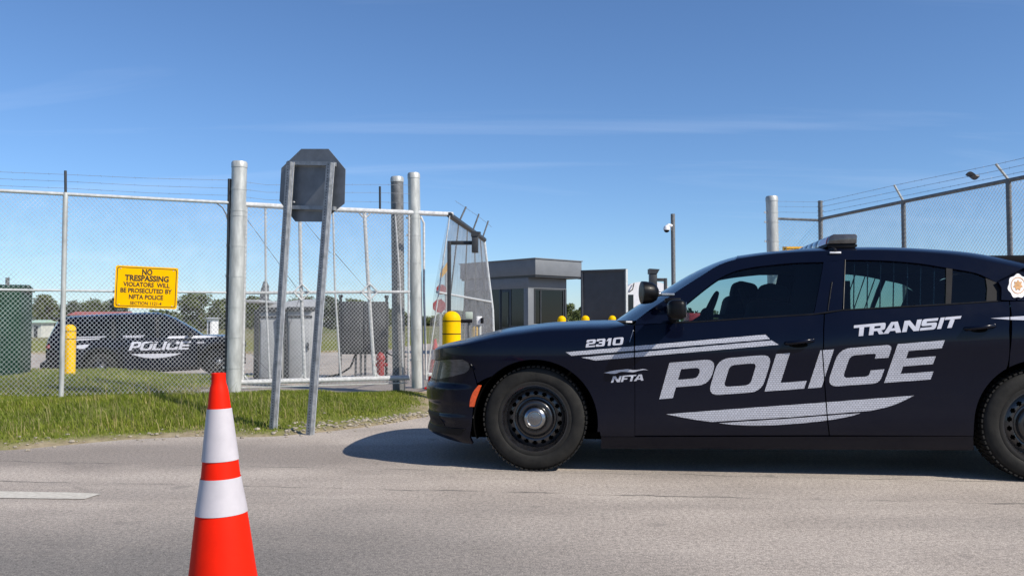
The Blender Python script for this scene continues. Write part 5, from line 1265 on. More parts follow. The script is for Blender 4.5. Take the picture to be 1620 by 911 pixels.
# --- foreground traffic cone
sc_ = 525.0; Zc = F / sc_; cb = Vector(((363.5 - PW / 2) / sc_, Zc, 0)); 
cone = thing('traffic_cone', 'large orange traffic cone with two white bands, close to the camera on the road', 'cone', cb, (0, math.radians(-2.0), 0))
HC = (CAMZ - (590 - HORIZON) / sc_)
def zc_(py): return CAMZ - (py - HORIZON) / sc_
prof = [(zc_(589.5), 12.2), (zc_(592), 13.0), (zc_(596), 12.4), (zc_(600.5), 10.9), (zc_(607), 13.6), (zc_(616), 15.8), (zc_(644), 19.6), (zc_(725), 30), (zc_(751.6), 33), (zc_(806.6), 41), (zc_(911), 55.5), (.06, 76), (.035, 80)]
pz = pchip([p[0] for p in prof], [p[1] / sc_ * (.90 if p[1] < 40 else .94) for p in prof])
def cone_seg(name, za, zb_, m, off=0.0, nn=10, top=False):
    mb = MB(); pr = []
    for k in range(nn + 1):
        z = za + (zb_ - za) * k / nn; pr.append((pz(z) + off, z))
    if top: pr += [(pz(zb_) - .004, zb_ + .001), (pz(zb_) - .006, zb_ - .03)]
    mb.lathe(pr, 56, caps=False); return mb.build(name, m, cone, angle=60)
cone_seg('cone_body', .036, zc_(589.5), M['cone_orange'], 0, 60, True)
cone_seg('reflective_band', zc_(725), zc_(644.5), M['cone_white'], .0022); cone_seg('reflective_band', zc_(806.6), zc_(751.8), M['cone_white'], .0022)
mb = MB(); mb.box((0, 0, .018), (.37, .37, .036)); mb.build('base', M['cone_base'], cone, bevel=.01)

# --- bollards
def bollard(px, pyt, s, dia_px, label, group=None, zb_=0.0, bands=()):
    x = (px - PW / 2) / s; Z = F / s; top = CAMZ + (HORIZON - pyt) / s; r = dia_px / s / 2
    t = thing('bollard', label, 'bollard', (x, Z, zb_), None, group); H = top - zb_
    mb = MB(); mb.lathe([(r, -.1), (r, H - r * .95)] + [(r * math.cos(g), H - r * .95 + r * .95 * math.sin(g)) for g in np.linspace(.12, math.pi / 2 - .001, 9)], 28); mb.build('sleeve', M['yellow'], t, angle=60)
    for py in bands:
        z = CAMZ + (HORIZON - py) / s - zb_; mb = MB(); mb.lathe([(r * 1.012, z - .006), (r * 1.022, z), (r * 1.012, z + .006)], 28, caps=False); mb.build('strap', M['black_plastic'], t)
    return t
bollard(111.5, 513, 97, 18, 'yellow bollard behind the left fence, in front of the parked police vehicle', zb_=.08, bands=(524, 536))
bollard(714.5, 492, 116, 29, 'fat yellow bollard beside the slim gate post, at the nose of the sedan', bands=(508, 528))
bollard(752, 516, 84, 12, 'short yellow bollard beside the card reader, half hidden by the sedan bonnet')
bollard(888.5, 499.5, 54, 13.5, 'yellow bollard top in front of the guard booth window', 'bollard tops beyond the sedan')
bollard(926, 499, 54, 13, 'yellow bollard top in front of the left edge of the dark board', 'bollard tops beyond the sedan')
bollard(968.5, 499, 54, 12, 'yellow bollard top in front of the dark board, next to the sedan windshield', 'bollard tops beyond the sedan')

# --- goosenecks with intercom heads
def gooseneck(pole_px, top_py, head_px, head_py, s, label, base_z=0.0, w_px=6, hw=11, flip=1):
    P_ = lambda x, y: Vector(((x - PW / 2) / s, F / s, CAMZ + (HORIZON - y) / s)); k = w_px / s
    t = thing('gooseneck_stand', label, 'stand', (P_(pole_px, 0).x, F / s, base_z))
    p = P_(pole_px, top_py); mb = MB(); mb.box((p.x, p.y, (p.z + base_z) / 2), (k, k, p.z - base_z)); mb.build('pole', M['dark_steel'], t, world=True, bevel=.004)
    h = P_(head_px, head_py); a = P_(pole_px + flip * w_px / 2 * 1.02, top_py + w_px / 2); b_ = P_(head_px - flip * hw * .3, top_py + w_px / 2); mb = MB(); mb.box(((a.x + b_.x) / 2, a.y, a.z), (abs(b_.x - a.x), k * .98, k * .98)); mb.build('arm', M['dark_steel'], t, world=True, bevel=.003)
    mb = MB(); mb.box((h.x, h.y - .01, h.z), (hw / s, .16, 25 / s)); hd = mb.build('intercom', M['dark_steel'], t, world=True, bevel=.006)
    mb = MB(); zt = h.z + 12.6 / s; W1, W2_ = hw / s / 2, hw / s / 2 + 4 / s
    mb.prism([(h.x - W1 - .01, h.y - .10, zt), (h.x + W1, h.y - .10, zt), (h.x + W2_, h.y - .10, zt + 7 / s), (h.x - W1 - .01, h.y - .10, zt + 8 / s)], (0, .2, 0)); mb.build('hood', M['dark_steel'], hd, world=True, smooth=False)
    return t
gooseneck(710.5, 381, 751.5, 387, 112, 'dark square gooseneck post with an intercom head, rising behind the fat bollard', hw=10)
gooseneck(1053, 440, 1033, 446, 100, 'dark gooseneck intercom with a flared hood, above the sedan spotlight', hw=11, flip=-1, w_px=5)

# --- card reader pedestal
s = 90.0; Z = F / s; rd = thing('card_reader', 'white card reader box on a pole behind the hood of the sedan', 'card reader', ((759 - PW/2) / s, Z, 0))
RX = lambda px: (px - PW/2) / s; RZ = lambda py: CAMZ + (HORIZON - py) / s
mb = MB(); mb.tube((RX(759), Z, 0), (RX(759), Z, RZ(514)), .03, 10); mb.build('pole', M['galv'], rd, world=True)
mb = MB(); mb.box((RX(758), Z, RZ(507)), (.10, .12, .15)); bx_ = mb.build('housing', M['white'], rd, world=True, bevel=.012)
mb = MB(); mb.box((RX(763), Z - .03, RZ(507)), (.05, .14, .10)); mb.build('visor', M['black_plastic'], bx_, world=True, bevel=.01)
s = 104.0; Z = F / s; rd2 = thing('card_reader', 'small greenish key pad on an arm fixed beside the fat yellow bollard', 'card reader', ((742 - PW/2) / s, Z, 0))
mb = MB(); mb.tube((RX(742), Z, 0), (RX(742), Z, RZ(507)), .022, 10); mb.build('pole', M['galv_dark'], rd2, world=True)
mb = MB(); mb.box((RX(742), Z, RZ(499)), (.11, .10, .11)); mb.build('housing', mat('pale_green_plastic', (.42, .48, .42), .5), rd2, world=True, bevel=.01)
mb = MB(); mb.box((RX(737), Z - .03, RZ(508)), (.20, .05, .05)); mb.build('arm', M['black_plastic'], rd2, world=True, bevel=.006)

# --- guard booth
s = 52.0; Zb = F / s; C0 = Vector(((839 - PW/2) / s, Zb, 0)); dl = Vector((-.67, .742, 0)).normalized(); dr = Vector((.742, .67, 0)).normalized()
booth = thing('guard_booth', 'small grey flat-roofed guard booth with dark windows beyond the sedan hood', 'booth', C0, (0, 0, math.atan2(dr.y, dr.x)))
bz = lambda py: CAMZ + (HORIZON - py) / s
# local frame: x along the sunlit face, y away along the shaded face (dl is local +y)
LR, LLn = 1.80, 3.3
zt, zf, ins = bz(409.5), bz(435), .0
mb = MB(); mb.box((LR / 2 + .12, LLn / 2 - .05, (zt + zf) / 2), (LR + .24, LLn + .35, zt - zf)); ro = mb.build('roof', M['booth_grey'], booth, bevel=.01)
mb = MB(); mb.box((LR / 2 + .12, LLn / 2 - .05, zt + .012), (LR + .30, LLn + .41, .03)); mb.build('roof_trim', M['booth_grey'], ro, bevel=.004)
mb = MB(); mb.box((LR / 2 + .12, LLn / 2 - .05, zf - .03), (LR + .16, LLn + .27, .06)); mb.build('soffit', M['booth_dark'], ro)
o_ = .12
mb = MB(); zlo = bz(455.5)
mb.box((LR / 2 + .0, LLn / 2 + o_ / 2, (zf - .06 + zlo) / 2), (LR - .12, LLn - .2, zf - .06 - zlo)); mb.build('upper_wall', M['booth_grey'], booth, bevel=.004)
def bpost(x, y, w, d, z0, z1, m, nm): 
    mb = MB(); mb.box((x, y, (z0 + z1) / 2), (w, d, z1 - z0)); return mb.build(nm, m, booth, bevel=.004)
yf = .16; xf = .06
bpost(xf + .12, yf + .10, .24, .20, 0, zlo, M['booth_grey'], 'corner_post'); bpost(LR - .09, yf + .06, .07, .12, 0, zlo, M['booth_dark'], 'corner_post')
zs_ = bz(512)
bpost(LR / 2 + .06, yf + .07, LR - .44, .10, 0, zs_, M['booth_grey'], 'lower_wall')
mb = MB(); mb.box((LR / 2 + .08, yf + .05, (zlo + zs_) / 2), (LR - .50, .02, zlo - zs_)); w1 = mb.build('window', M['dark_glass'], booth)
for xx in (.36, .62, LR - .17): 
    mb = MB(); mb.box((xx, yf + .035, (zlo + zs_) / 2), (.04, .035, zlo - zs_)); mb.build('mullion', M['booth_dark'], w1)
mb = MB(); mb.box((LR / 2 + .08, yf + .03, zlo - .02), (LR - .46, .04, .04)); mb.build('window_head', M['booth_dark'], w1)
# shaded face: posts, door and windows
ys_ = [.30, .78, .92, 1.25, 1.5, 3.2]
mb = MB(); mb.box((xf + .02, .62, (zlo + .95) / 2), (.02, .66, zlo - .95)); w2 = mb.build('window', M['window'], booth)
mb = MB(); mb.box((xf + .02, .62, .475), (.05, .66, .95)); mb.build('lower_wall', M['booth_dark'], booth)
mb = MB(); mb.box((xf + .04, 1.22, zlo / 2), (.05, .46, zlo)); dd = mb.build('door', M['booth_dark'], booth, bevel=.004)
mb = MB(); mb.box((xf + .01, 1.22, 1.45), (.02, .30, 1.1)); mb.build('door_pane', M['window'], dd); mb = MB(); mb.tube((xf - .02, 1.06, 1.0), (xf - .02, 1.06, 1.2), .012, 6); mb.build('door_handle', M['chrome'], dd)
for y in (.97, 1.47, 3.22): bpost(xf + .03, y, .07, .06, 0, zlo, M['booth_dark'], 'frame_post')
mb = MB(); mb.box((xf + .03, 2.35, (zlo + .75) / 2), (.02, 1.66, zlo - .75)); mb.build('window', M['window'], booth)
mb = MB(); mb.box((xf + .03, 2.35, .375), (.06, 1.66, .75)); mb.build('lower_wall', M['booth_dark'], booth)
mb = MB(); mb.box((LR - .10, LLn / 2 + .2, zlo / 2), (.08, LLn - .4, zlo)); mb.build('rear_wall', M['booth_grey'], booth); mb = MB(); mb.box((LR / 2, LLn - .05, zlo / 2), (LR - .3, .06, zlo)); mb.build('back_wall', M['booth_grey'], booth)
mb = MB(); mb.box((LR / 2, 1.0, .95), (1.2, .6, .06)); mb.box((LR / 2 - .3, 1.0, 1.12), (.4, .05, .28)); mb.build('desk', M['interior'], booth)
mb = MB(); mb.box((LR + .27, -.12, zf - .02), (.10, .10, .09)); mb.build('floodlight', M['black_plastic'], booth)

# --- charcoal board
s1, s2 = 52.4, 54.0; a = Vector(((919 - PW/2) / s1, F / s1, 0)); b_ = Vector(((990 - PW/2) / s2, F / s2, 0)); ex = (b_ - a); wd = ex.length; an = math.atan2(ex.y, ex.x)
bd = thing('display_board', 'charcoal rectangular board with a raised frame standing right of the guard booth', 'board', a, (0, 0, an))
ztb = CAMZ + (HORIZON - 425) / s2
mb = MB(); mb.box((wd / 2, .06, ztb / 2 + .02), (wd - .06, .05, ztb - .10)); mb.build('face', M['board'], bd)
for nm, c, sz in (('frame_rail', (wd / 2, .06, ztb - .03), (wd, .14, .06)), ('frame_rail', (wd / 2, .06, .06), (wd, .14, .06)), ('frame_stile', (.03, .06, ztb / 2), (.06, .14, ztb - .125)), ('frame_stile', (wd - .03, .06, ztb / 2), (.06, .14, ztb - .125))):
    mb = MB(); mb.box(c, sz); mb.build(nm, M['board'], bd, bevel=.004)
mb = MB(); mb.box((wd + .008, .06, ztb / 2), (.014, .13, ztb - .02)); mb.build('lit_edge', M['galv_rail'], bd)  # pale strip: the sunlit side edge of the board, put into the colour

# --- white truck behind the board
s = 44.0; Z = F / s; X_ = lambda px: (px - PW/2) / s; Z_ = lambda py: CAMZ + (HORIZON - py) / s
tk = thing('white_truck', 'white truck mostly hidden between the charcoal board and the sedan windshield', 'truck', (X_(1030), Z, 0))
x0, x1 = X_(984), X_(1058); zt = Z_(446)
pr = rpoly([(x0, .55), (x1, .55), (x1, zt - .15, .12), (x1 - .3, zt, .2), (x0 + .35, zt, .3), (x0, zt - .4, .2)]); mb = MB(); mb.prism([(p[0], Z, p[1]) for p in pr], (0, 1.9, 0)); mb.build('body', M['white'], tk, world=True, angle=30)
mb = MB(); mb.box((X_(998), Z - .005, (Z_(466) + Z_(497)) / 2), (.19, .02, Z_(466) - Z_(497))); mb.build('window', M['window'], tk, world=True)
mb = MB(); mb.path([(X_(995), Z - .05, Z_(462)), (X_(1000), Z - .16, Z_(458)), (X_(1003), Z - .05, Z_(448))], .02, 6); mb.build('mirror_bracket', M['black_plastic'], tk, world=True)
for px in (996, 1046):
    wr = thing("wheel", None, None); wr.parent = tk; wr.location = (X_(px) - X_(1030), .02, .42)
    wheel(wr, (0, .12, 0), .42, .24, .25, -1, hubcap=False, tread_blocks=False)

# --- camera pole
s = 46.0; Z = F / s; cp_ = thing('camera_pole', 'slim steel pole with a white dome security camera, behind the windshield of the sedan', 'pole', (X_(1066), Z, 0))
mb = MB(); mb.tube((X_(1066), Z, 0), (X_(1065.5), Z, Z_(338)), .075, 14); mb.build('pole', M['galv_dark'], cp_, world=True)
mb = MB(); mb.path([(X_(1064), Z - .03, Z_(357)), (X_(1058), Z - .06, Z_(356)), (X_(1054.5), Z - .06, Z_(359))], [.05, .055, .06], 10); cm = mb.build('camera_arm', M['white'], cp_, world=True)
mb = MB(); mb.lathe([(.001, .13), (.09, .11), (.115, .04), (.115, -.02)], 18, Matrix.Translation((X_(1055), Z - .06, Z_(363)))); mb.build('housing', M['white'], cm, world=True)
mb = MB(); mb.sphere((X_(1055), Z - .06, Z_(363.5)), .098, 16, 10); mb.build('dome', M['black_gloss'], cm, world=True)

# --- right-hand fence running back towards the road
rf_ = thing('chain_link_fence', 'chain-link fence with slanted barbed-wire arms running past the sedan roof', 'fence', (4.9, 12.5, 0))
def RP(px, pyrail): s_ = (HORIZON - pyrail) / 1.60; return Vector(((px - PW/2) / s_, F / s_, 0)), s_
zr = CAMZ + 1.60
c0, s00 = RP(1300, 346); c1, s11 = RP(1432, 318.5); c2, s22 = RP(1600, 284.5)
dirR = (c2 - c0).normalized(); c3 = c2 + dirR * (c2 - c1).length; 
def up(p, z): return Vector((p.x, p.y, z))
mb = MB(); mb.path([up(c0, zr), up(c1, zr), up(c2, zr), up(c3, zr)], .024, 10); mb.build('top_rail', M['galv_dark'], rf_, world=True)
mb = MB(); chain_fabric(mb, c0, (c2 - c0).normalized(), .05, zr, (c3 - c0).length, r=.0021); mb.build('chain_link_mesh', M['wire'], rf_, world=True, kind='stuff', smooth=False, weld=False, recalc=False)
mb = MB(); mb.tube(up(c0, 0), up(c0, CAMZ + (HORIZON - 317) / s00), .034, 12); pc = mb.build('post', M['galv_dark'], rf_, world=True)
for k in range(5):
    mb = MB(); z = zr - .02 + k * .072; mb.tube(up(c0, z) + Vector((-.045, 0, 0)), up(c0, z) + Vector((.045, -.02, 0)), .007, 5); mb.build('tie_band', M['galv'], pc, world=True)
arms = []
for c, (tx, ty), s_ in ((c1, (1418, 291.5), s11), (c2, (1580.5, 258), s22), (c3, (None, None), None)):
    mb = MB(); mb.tube(up(c, 0), up(c, zr + .02), .030, 12); po = mb.build('post', M['galv_dark'], rf_, world=True)
    tip = Vector(((tx - PW/2) / s_, c.y, CAMZ + (HORIZON - ty) / s_)) if tx else None
    arms.append((c, tip, po))
d_ = arms[1][1] - up(c2, zr)
arms = [(c, t if t is not None else up(c, zr) + d_, po) for c, t, po in arms] if False else arms
for i, (c, tip, po) in enumerate(arms):
    if tip is None: tip = up(c, zr) + d_
    arms[i] = (c, tip, po); mb = MB(); mb.tube(up(c, zr + .01), tip, .014, 8); mb.build('barb_arm', M['galv'], po, world=True)
for k in range(3):
    f_ = (.97, .63, .30)[k]; z0 = CAMZ + (HORIZON - (319, 327, 336)[k]) / s00
    pts = [up(c0, z0)] + [up(c, zr) + (t - up(c, zr)) * f_ for c, t, po in arms]; mb = MB(); barbed(mb, pts, .0024); mb.build('barbed_wire', M['barb'], rf_, world=True)
# link to the lone gate post
Pg = Vector(((1232 - PW/2) / 102, F / 102, 0)); mb = MB(); mb.path([up(Pg, CAMZ + (HORIZON - 345.5) / 102), up(c0, zr - .02)], .020, 8); mb.build('top_rail', M['galv_dark'], rf_, world=True)
mb = MB(); chain_fabric(mb, Pg, (c0 - Pg).normalized(), .05, zr - .02, (c0 - Pg).length, r=.0017); mb.build('chain_link_mesh', M['wire'], rf_, world=True, kind='stuff', smooth=False, weld=False, recalc=False)
for y_ in (318, 326, 335):
    mb = MB(); barbed(mb, [up(Pg, CAMZ + (HORIZON - y_) / 102), up(c0, CAMZ + (HORIZON - y_ - 1) / s00)], .0018); mb.build('barbed_wire', M['barb'], rf_, world=True)
# scrap caught on the wire
t0_ = arms[0][0]; w = .80; pA = up(arms[0][0], zr) + (arms[0][1] - up(arms[0][0], zr)) * .63; pB = up(arms[1][0], zr) + (arms[1][1] - up(arms[1][0], zr)) * .63; pc_ = pA + (pB - pA) * .76
mb = MB(); rows = [[pc_ + Vector((.06 * (u - .5) * 2 + .01 * math.sin(5 * v), .03 * math.sin(4 * u + 2 * v), .035 * (v - .5) * (1 + math.sin(3 * u)) + .02 * math.sin(6 * u))) for u in np.linspace(0, 1, 9)] for v in np.linspace(0, 1, 5)]
mb.grid(rows); tag(mb.build('plastic_scrap', M['plastic_film'], None), 'dark scrap of plastic caught on the slanted barbed wire over the sedan', 'litter')
# yellow sign on that fence, behind the roof
s = 100.0; Zy = F / s; ys1 = thing('warning_sign', 'plain yellow sign behind the sedan roof, right of the lone gate post', 'sign', ((1264 - PW/2) / s, Zy, CAMZ + (HORIZON - 420) / s))
mb = MB(); mb.box((0, 0, 0), (50 / s, .006, 60 / s)); mb.build('plate', M['sign_yellow'], ys1)
mb = MB(); mb.box((0, -.005, 60 / s / 2 - .035), (50 / s - .05, .003, .010)); mb.build('border', M['sign_black'], ys1)
for xx in (-.16, .16):
    mb = MB(); mb.tube((xx, .02, -1.9), (xx, .02, .25), .02, 8); mb.build('post', M['galv_dark'], ys1)

# --- things behind the white gate
s = 92.0; Z = F / s; X_ = lambda px: (px - PW/2) / s; Z_ = lambda py: CAMZ + (HORIZON - py) / s
def cabinet(x0, x1, y0, label):
    t = thing('utility_cabinet', label, 'cabinet', ((X_(x0) + X_(x1)) / 2, Z, 0), None, 'pale cabinets behind the white gate'); w = X_(x1) - X_(x0); zt = Z_(y0)
    mb = MB(); mb.box((0, .25, zt * .5), (w, .5, zt - .06)); mb.build('case', M['cabinet'], t, bevel=.01)
    mb = MB(); mb.box((0, .23, zt + .005), (w + .03, .56, .07)); mb.build('cap', M['dark_cabinet'], t, bevel=.008)
    mb = MB(); mb.box((0, -.012, zt * .5 - .05), (w - .06, .025, zt - .28)); d = mb.build('door', M['cabinet'], t, bevel=.006)
    mb = MB(); mb.box((w * .36, -.035, zt * .5), (.025, .03, .12)); mb.build('handle', M['dark_steel'], d)
    mb = MB(); mb.box((0, -.004, zt - .125), (w, .02, .035)); mb.build('vent', M['dark_cabinet'], t)
cabinet(411, 448, 490, 'pale grey cabinet behind the gate, left of the leaning dark strut'); cabinet(456, 494, 489, 'pale grey cabinet behind the gate, right of the leaning dark strut')
st = thing('strut', 'dark leaning strut between the two pale grey cabinets', 'strut', (X_(456), Z - .12, 0)); mb = MB(); mb.prism([(X_(456), Z - .14, .02), (X_(461), Z - .14, .02), (X_(454), Z - .14, Z_(492)), (X_(449), Z - .14, Z_(492))], (0, .05, 0)); mb.build('beam', M['dark_steel'], st, world=True, smooth=False)
st = thing('rack_post', 'dark square post at the left side of the pale grey cabinets', 'post', (X_(406), Z, 0)); mb = MB(); mb.box((X_(406.5), Z, Z_(490) / 2), (.075, .075, Z_(490))); mb.build('shaft', M['dark_steel'], st, world=True, bevel=.004); mb = MB(); mb.box((X_(406.5), Z, .012), (.16, .16, .024)); mb.build('foot_plate', M['dark_steel'], st, world=True)
s = 86.0; Z = F / s
dc = thing('control_cabinet', 'dark grey control cabinet on thin legs behind the right half of the gate', 'cabinet', (X_(573), Z, 0))
x0, x1 = X_(541), X_(610); w = x1 - x0; z0, z1 = Z_(560), Z_(477); cx_ = (x0 + x1) / 2
mb = MB(); mb.box((cx_, Z + .2, (z0 + z1) / 2), (w, .4, z1 - z0)); mb.build('case', M['dark_cabinet'], dc, world=True, bevel=.01)
for k in range(2):
    mb = MB(); mb.box((x0 + w * (.26 + .48 * k), Z - .012, (z0 + z1) / 2), (w * .45, .02, (z1 - z0) * .92)); d = mb.build('door', M['dark_cabinet'], dc, world=True, bevel=.006)
    mb = MB(); mb.box((x0 + w * (.44 + .12 * k), Z - .03, (z0 + z1) / 2), (.02, .02, .14)); mb.build('handle', M['galv_dark'], d, world=True)
for px, top in ((538, 470), (611, 471)):
    mb = MB(); mb.box((X_(px), Z + .05, Z_(top) / 2), (.045, .045, Z_(top))); po = mb.build('post', M['dark_steel'], dc, world=True); mb = MB(); mb.box((X_(px), Z + .05, Z_(top) + .02), (.07, .07, .05)); mb.build('post_cap', M['dark_steel'], po, world=True)
for px in (562, 570, 577):
    mb = MB(); mb.tube((X_(px), Z + .1, 0), (X_(px), Z + .1, z0), .022, 8); mb.build('conduit', M['galv_dark'], dc, world=True)
cb_ = MB(); cb_.path([(X_(520), Z - .2, .05), (X_(540), Z - .1, .10), (X_(556), Z - .05, .22), (X_(562), Z + .05, .45)], .018, 6); cb_.path([(X_(610), Z, .5), (X_(628), Z - .1, .40), (X_(645), Z - .2, .42)], .014, 6); 
tag(cb_.build('cable', M['black_plastic'], None, kind='stuff'), 'black cables trailing on the ground round the dark control cabinet', 'cable')
hy = thing('standpipe', 'red standpipe below the dark control cabinet behind the gate', 'hydrant', (X_(604), Z - .1, 0))
mb = MB(); mb.lathe([(.10, 0), (.10, .05), (.065, .07), (.065, .34), (.085, .36), (.085, .40), (.055, .47), (.02, .50)], 18); mb.build('barrel', M['red'], hy, angle=40)
for sg in (-1, 1):
    mb = MB(); mb.tube((sg * .05, 0, .27), (sg * .13, 0, .27), .035, 10); mb.build('outlet', M['red'], hy)
# old satellite dish / tail fin behind the cabinets
s = 60.0; Z = F / s; fin = thing('parked_aeroplane', 'grey tail fin of a small aeroplane showing above the pale cabinets', 'aeroplane', (X_(430), Z, 0))
pr = rpoly([(X_(410), Z_(490)), (X_(424), Z_(490)), (X_(424), Z_(452), .04), (X_(420), Z_(444), .06), (X_(416), Z_(445), .06), (X_(411), Z_(462))]); mb = MB(); mb.prism([(p[0], Z, p[1]) for p in pr], (0, .10, 0)); mb.build('fin', M['galv_dark'], fin, world=True, bevel=.03, smooth=True)
mb = MB(); mb.path([(X_(411), Z + .05, Z_(490)), (X_(430), Z + .05, Z_(494)), (X_(470), Z + .05, Z_(500)), (X_(500), Z + .05, Z_(503))], [.10, .22, .45, .5], 16); mb.build('fuselage', M['cabinet'], fin, world=True)
mb = MB(); mb.box((X_(417), Z + .05, Z_(478)), (.5, 2.6, .06)); mb.build('tailplane', M['cabinet'], fin, world=True, bevel=.02)
for x_ in (430, 490):
    mb = MB(); mb.tube((X_(x_), Z + .05, 0), (X_(x_), Z + .05, 1.1), .04, 8); mb.build('landing_leg', M['galv_dark'], fin, world=True)

# --- signs and small cone seen through the screened leaf
s = 76.0; Z = F / s
rs_ = thing('red_sign', 'small red octagonal sign on a post, blurred behind the grey screen', 'sign', (X_(697), Z, 0))
def octo(cx, cz, r): return [(cx + r * math.cos(math.pi / 8 + k * math.pi / 4), cz + r * math.sin(math.pi / 8 + k * math.pi / 4)) for k in range(8)]
mb = MB(); mb.prism([(p[0], Z, p[1]) for p in octo(X_(695), Z_(484), .145)], (0, .006, 0)); mb.build('plate', M['red'], rs_, world=True, smooth=False)
mb = MB(); mb.box((X_(697), Z + .03, Z_(480) / 2), (.05, .03, Z_(480) + .2)); mb.build('post', M['galv'], rs_, world=True)
mb = MB(); mb.prism([(p[0], Z - .005, p[1]) for p in octo(X_(698), Z_(458), .11)], (0, .004, 0)); mb.build('plate', M['red'], rs_, world=True, smooth=False)
ysn = thing('yellow_sign', 'tilted yellow sign seen through the grey screen above the red sign', 'sign', (X_(700), Z + .6, 0)); 
mb = MB(); mb.prism([(X_(692), Z + .6, Z_(440)), (X_(706), Z + .6, Z_(424)), (X_(706), Z + .6, Z_(408)), (X_(692), Z + .6, Z_(430))], (0, .008, 0)); mb.build('plate', M['sign_yellow'], ysn, world=True, smooth=False); mb = MB(); mb.tube((X_(702), Z + .63, 0), (X_(702), Z + .63, Z_(424)), .03, 8); mb.build('post', M['galv'], ysn, world=True)
s = 100.0; Z = F / s
sc2 = thing('traffic_cone', 'small orange cone with a white band behind the slim gate post', 'cone', (X_(688.5), Z, 0)); hc = Z_(536)
mb = MB(); mb.lathe([(.12, .03), (.022, hc)], 24); mb.build('cone_body', M['cone_orange'], sc2); mb = MB(); mb.lathe([(.022 + .098 * .42 + .002, hc - (hc - .03) * .42), (.022 + .098 * .22 + .002, hc - (hc - .03) * .22)], 24, caps=False); mb.build('reflective_band', M['cone_white'], sc2); mb = MB(); mb.box((0, 0, .015), (.3, .3, .03)); mb.build('base', M['cone_orange'], sc2, bevel=.006)

# --- green utility box, set square to the fence
s = 104.0; Z = F / s; gcor = Vector(((33 - PW/2) / s, Z, .1)); gb = thing('utility_box', 'big dark green metal utility box behind the fence at the left edge', 'utility box', gcor, (0, 0, math.atan2(FE.y, FE.x)))
zt = CAMZ + (HORIZON - 458) / s - .1; w = 1.9
mb = MB(); mb.box((-w / 2, .7, zt / 2), (w, 1.4, zt)); mb.build('case', M['green'], gb, bevel=.012)
mb = MB(); mb.prism([(-w - .02, -.03, zt), (-w - .02, -.03, zt + .04), (-w - .02, .7, zt + .10), (-w - .02, 1.43, zt + .04), (-w - .02, 1.43, zt)], (w + .05, 0, 0)); mb.build('lid', M['green'], gb, smooth=False)
for k in range(2):
    mb = MB(); mb.box((-w + w * (.26 + .48 * k), -.012, zt * .48), (w * .46, .022, zt - .26)); d = mb.build('door', M['green'], gb, bevel=.006)
    mb = MB(); mb.box((-w + w * (.44 + .12 * k), -.035, zt * .5), (.02, .03, .14)); mb.build('handle', M['galv_dark'], d)
mb = MB(); mb.tube((-.25, .5, zt), (-.25, .5, zt + .2), .03, 8); mb.build('vent_pipe', M['galv_dark'], gb)

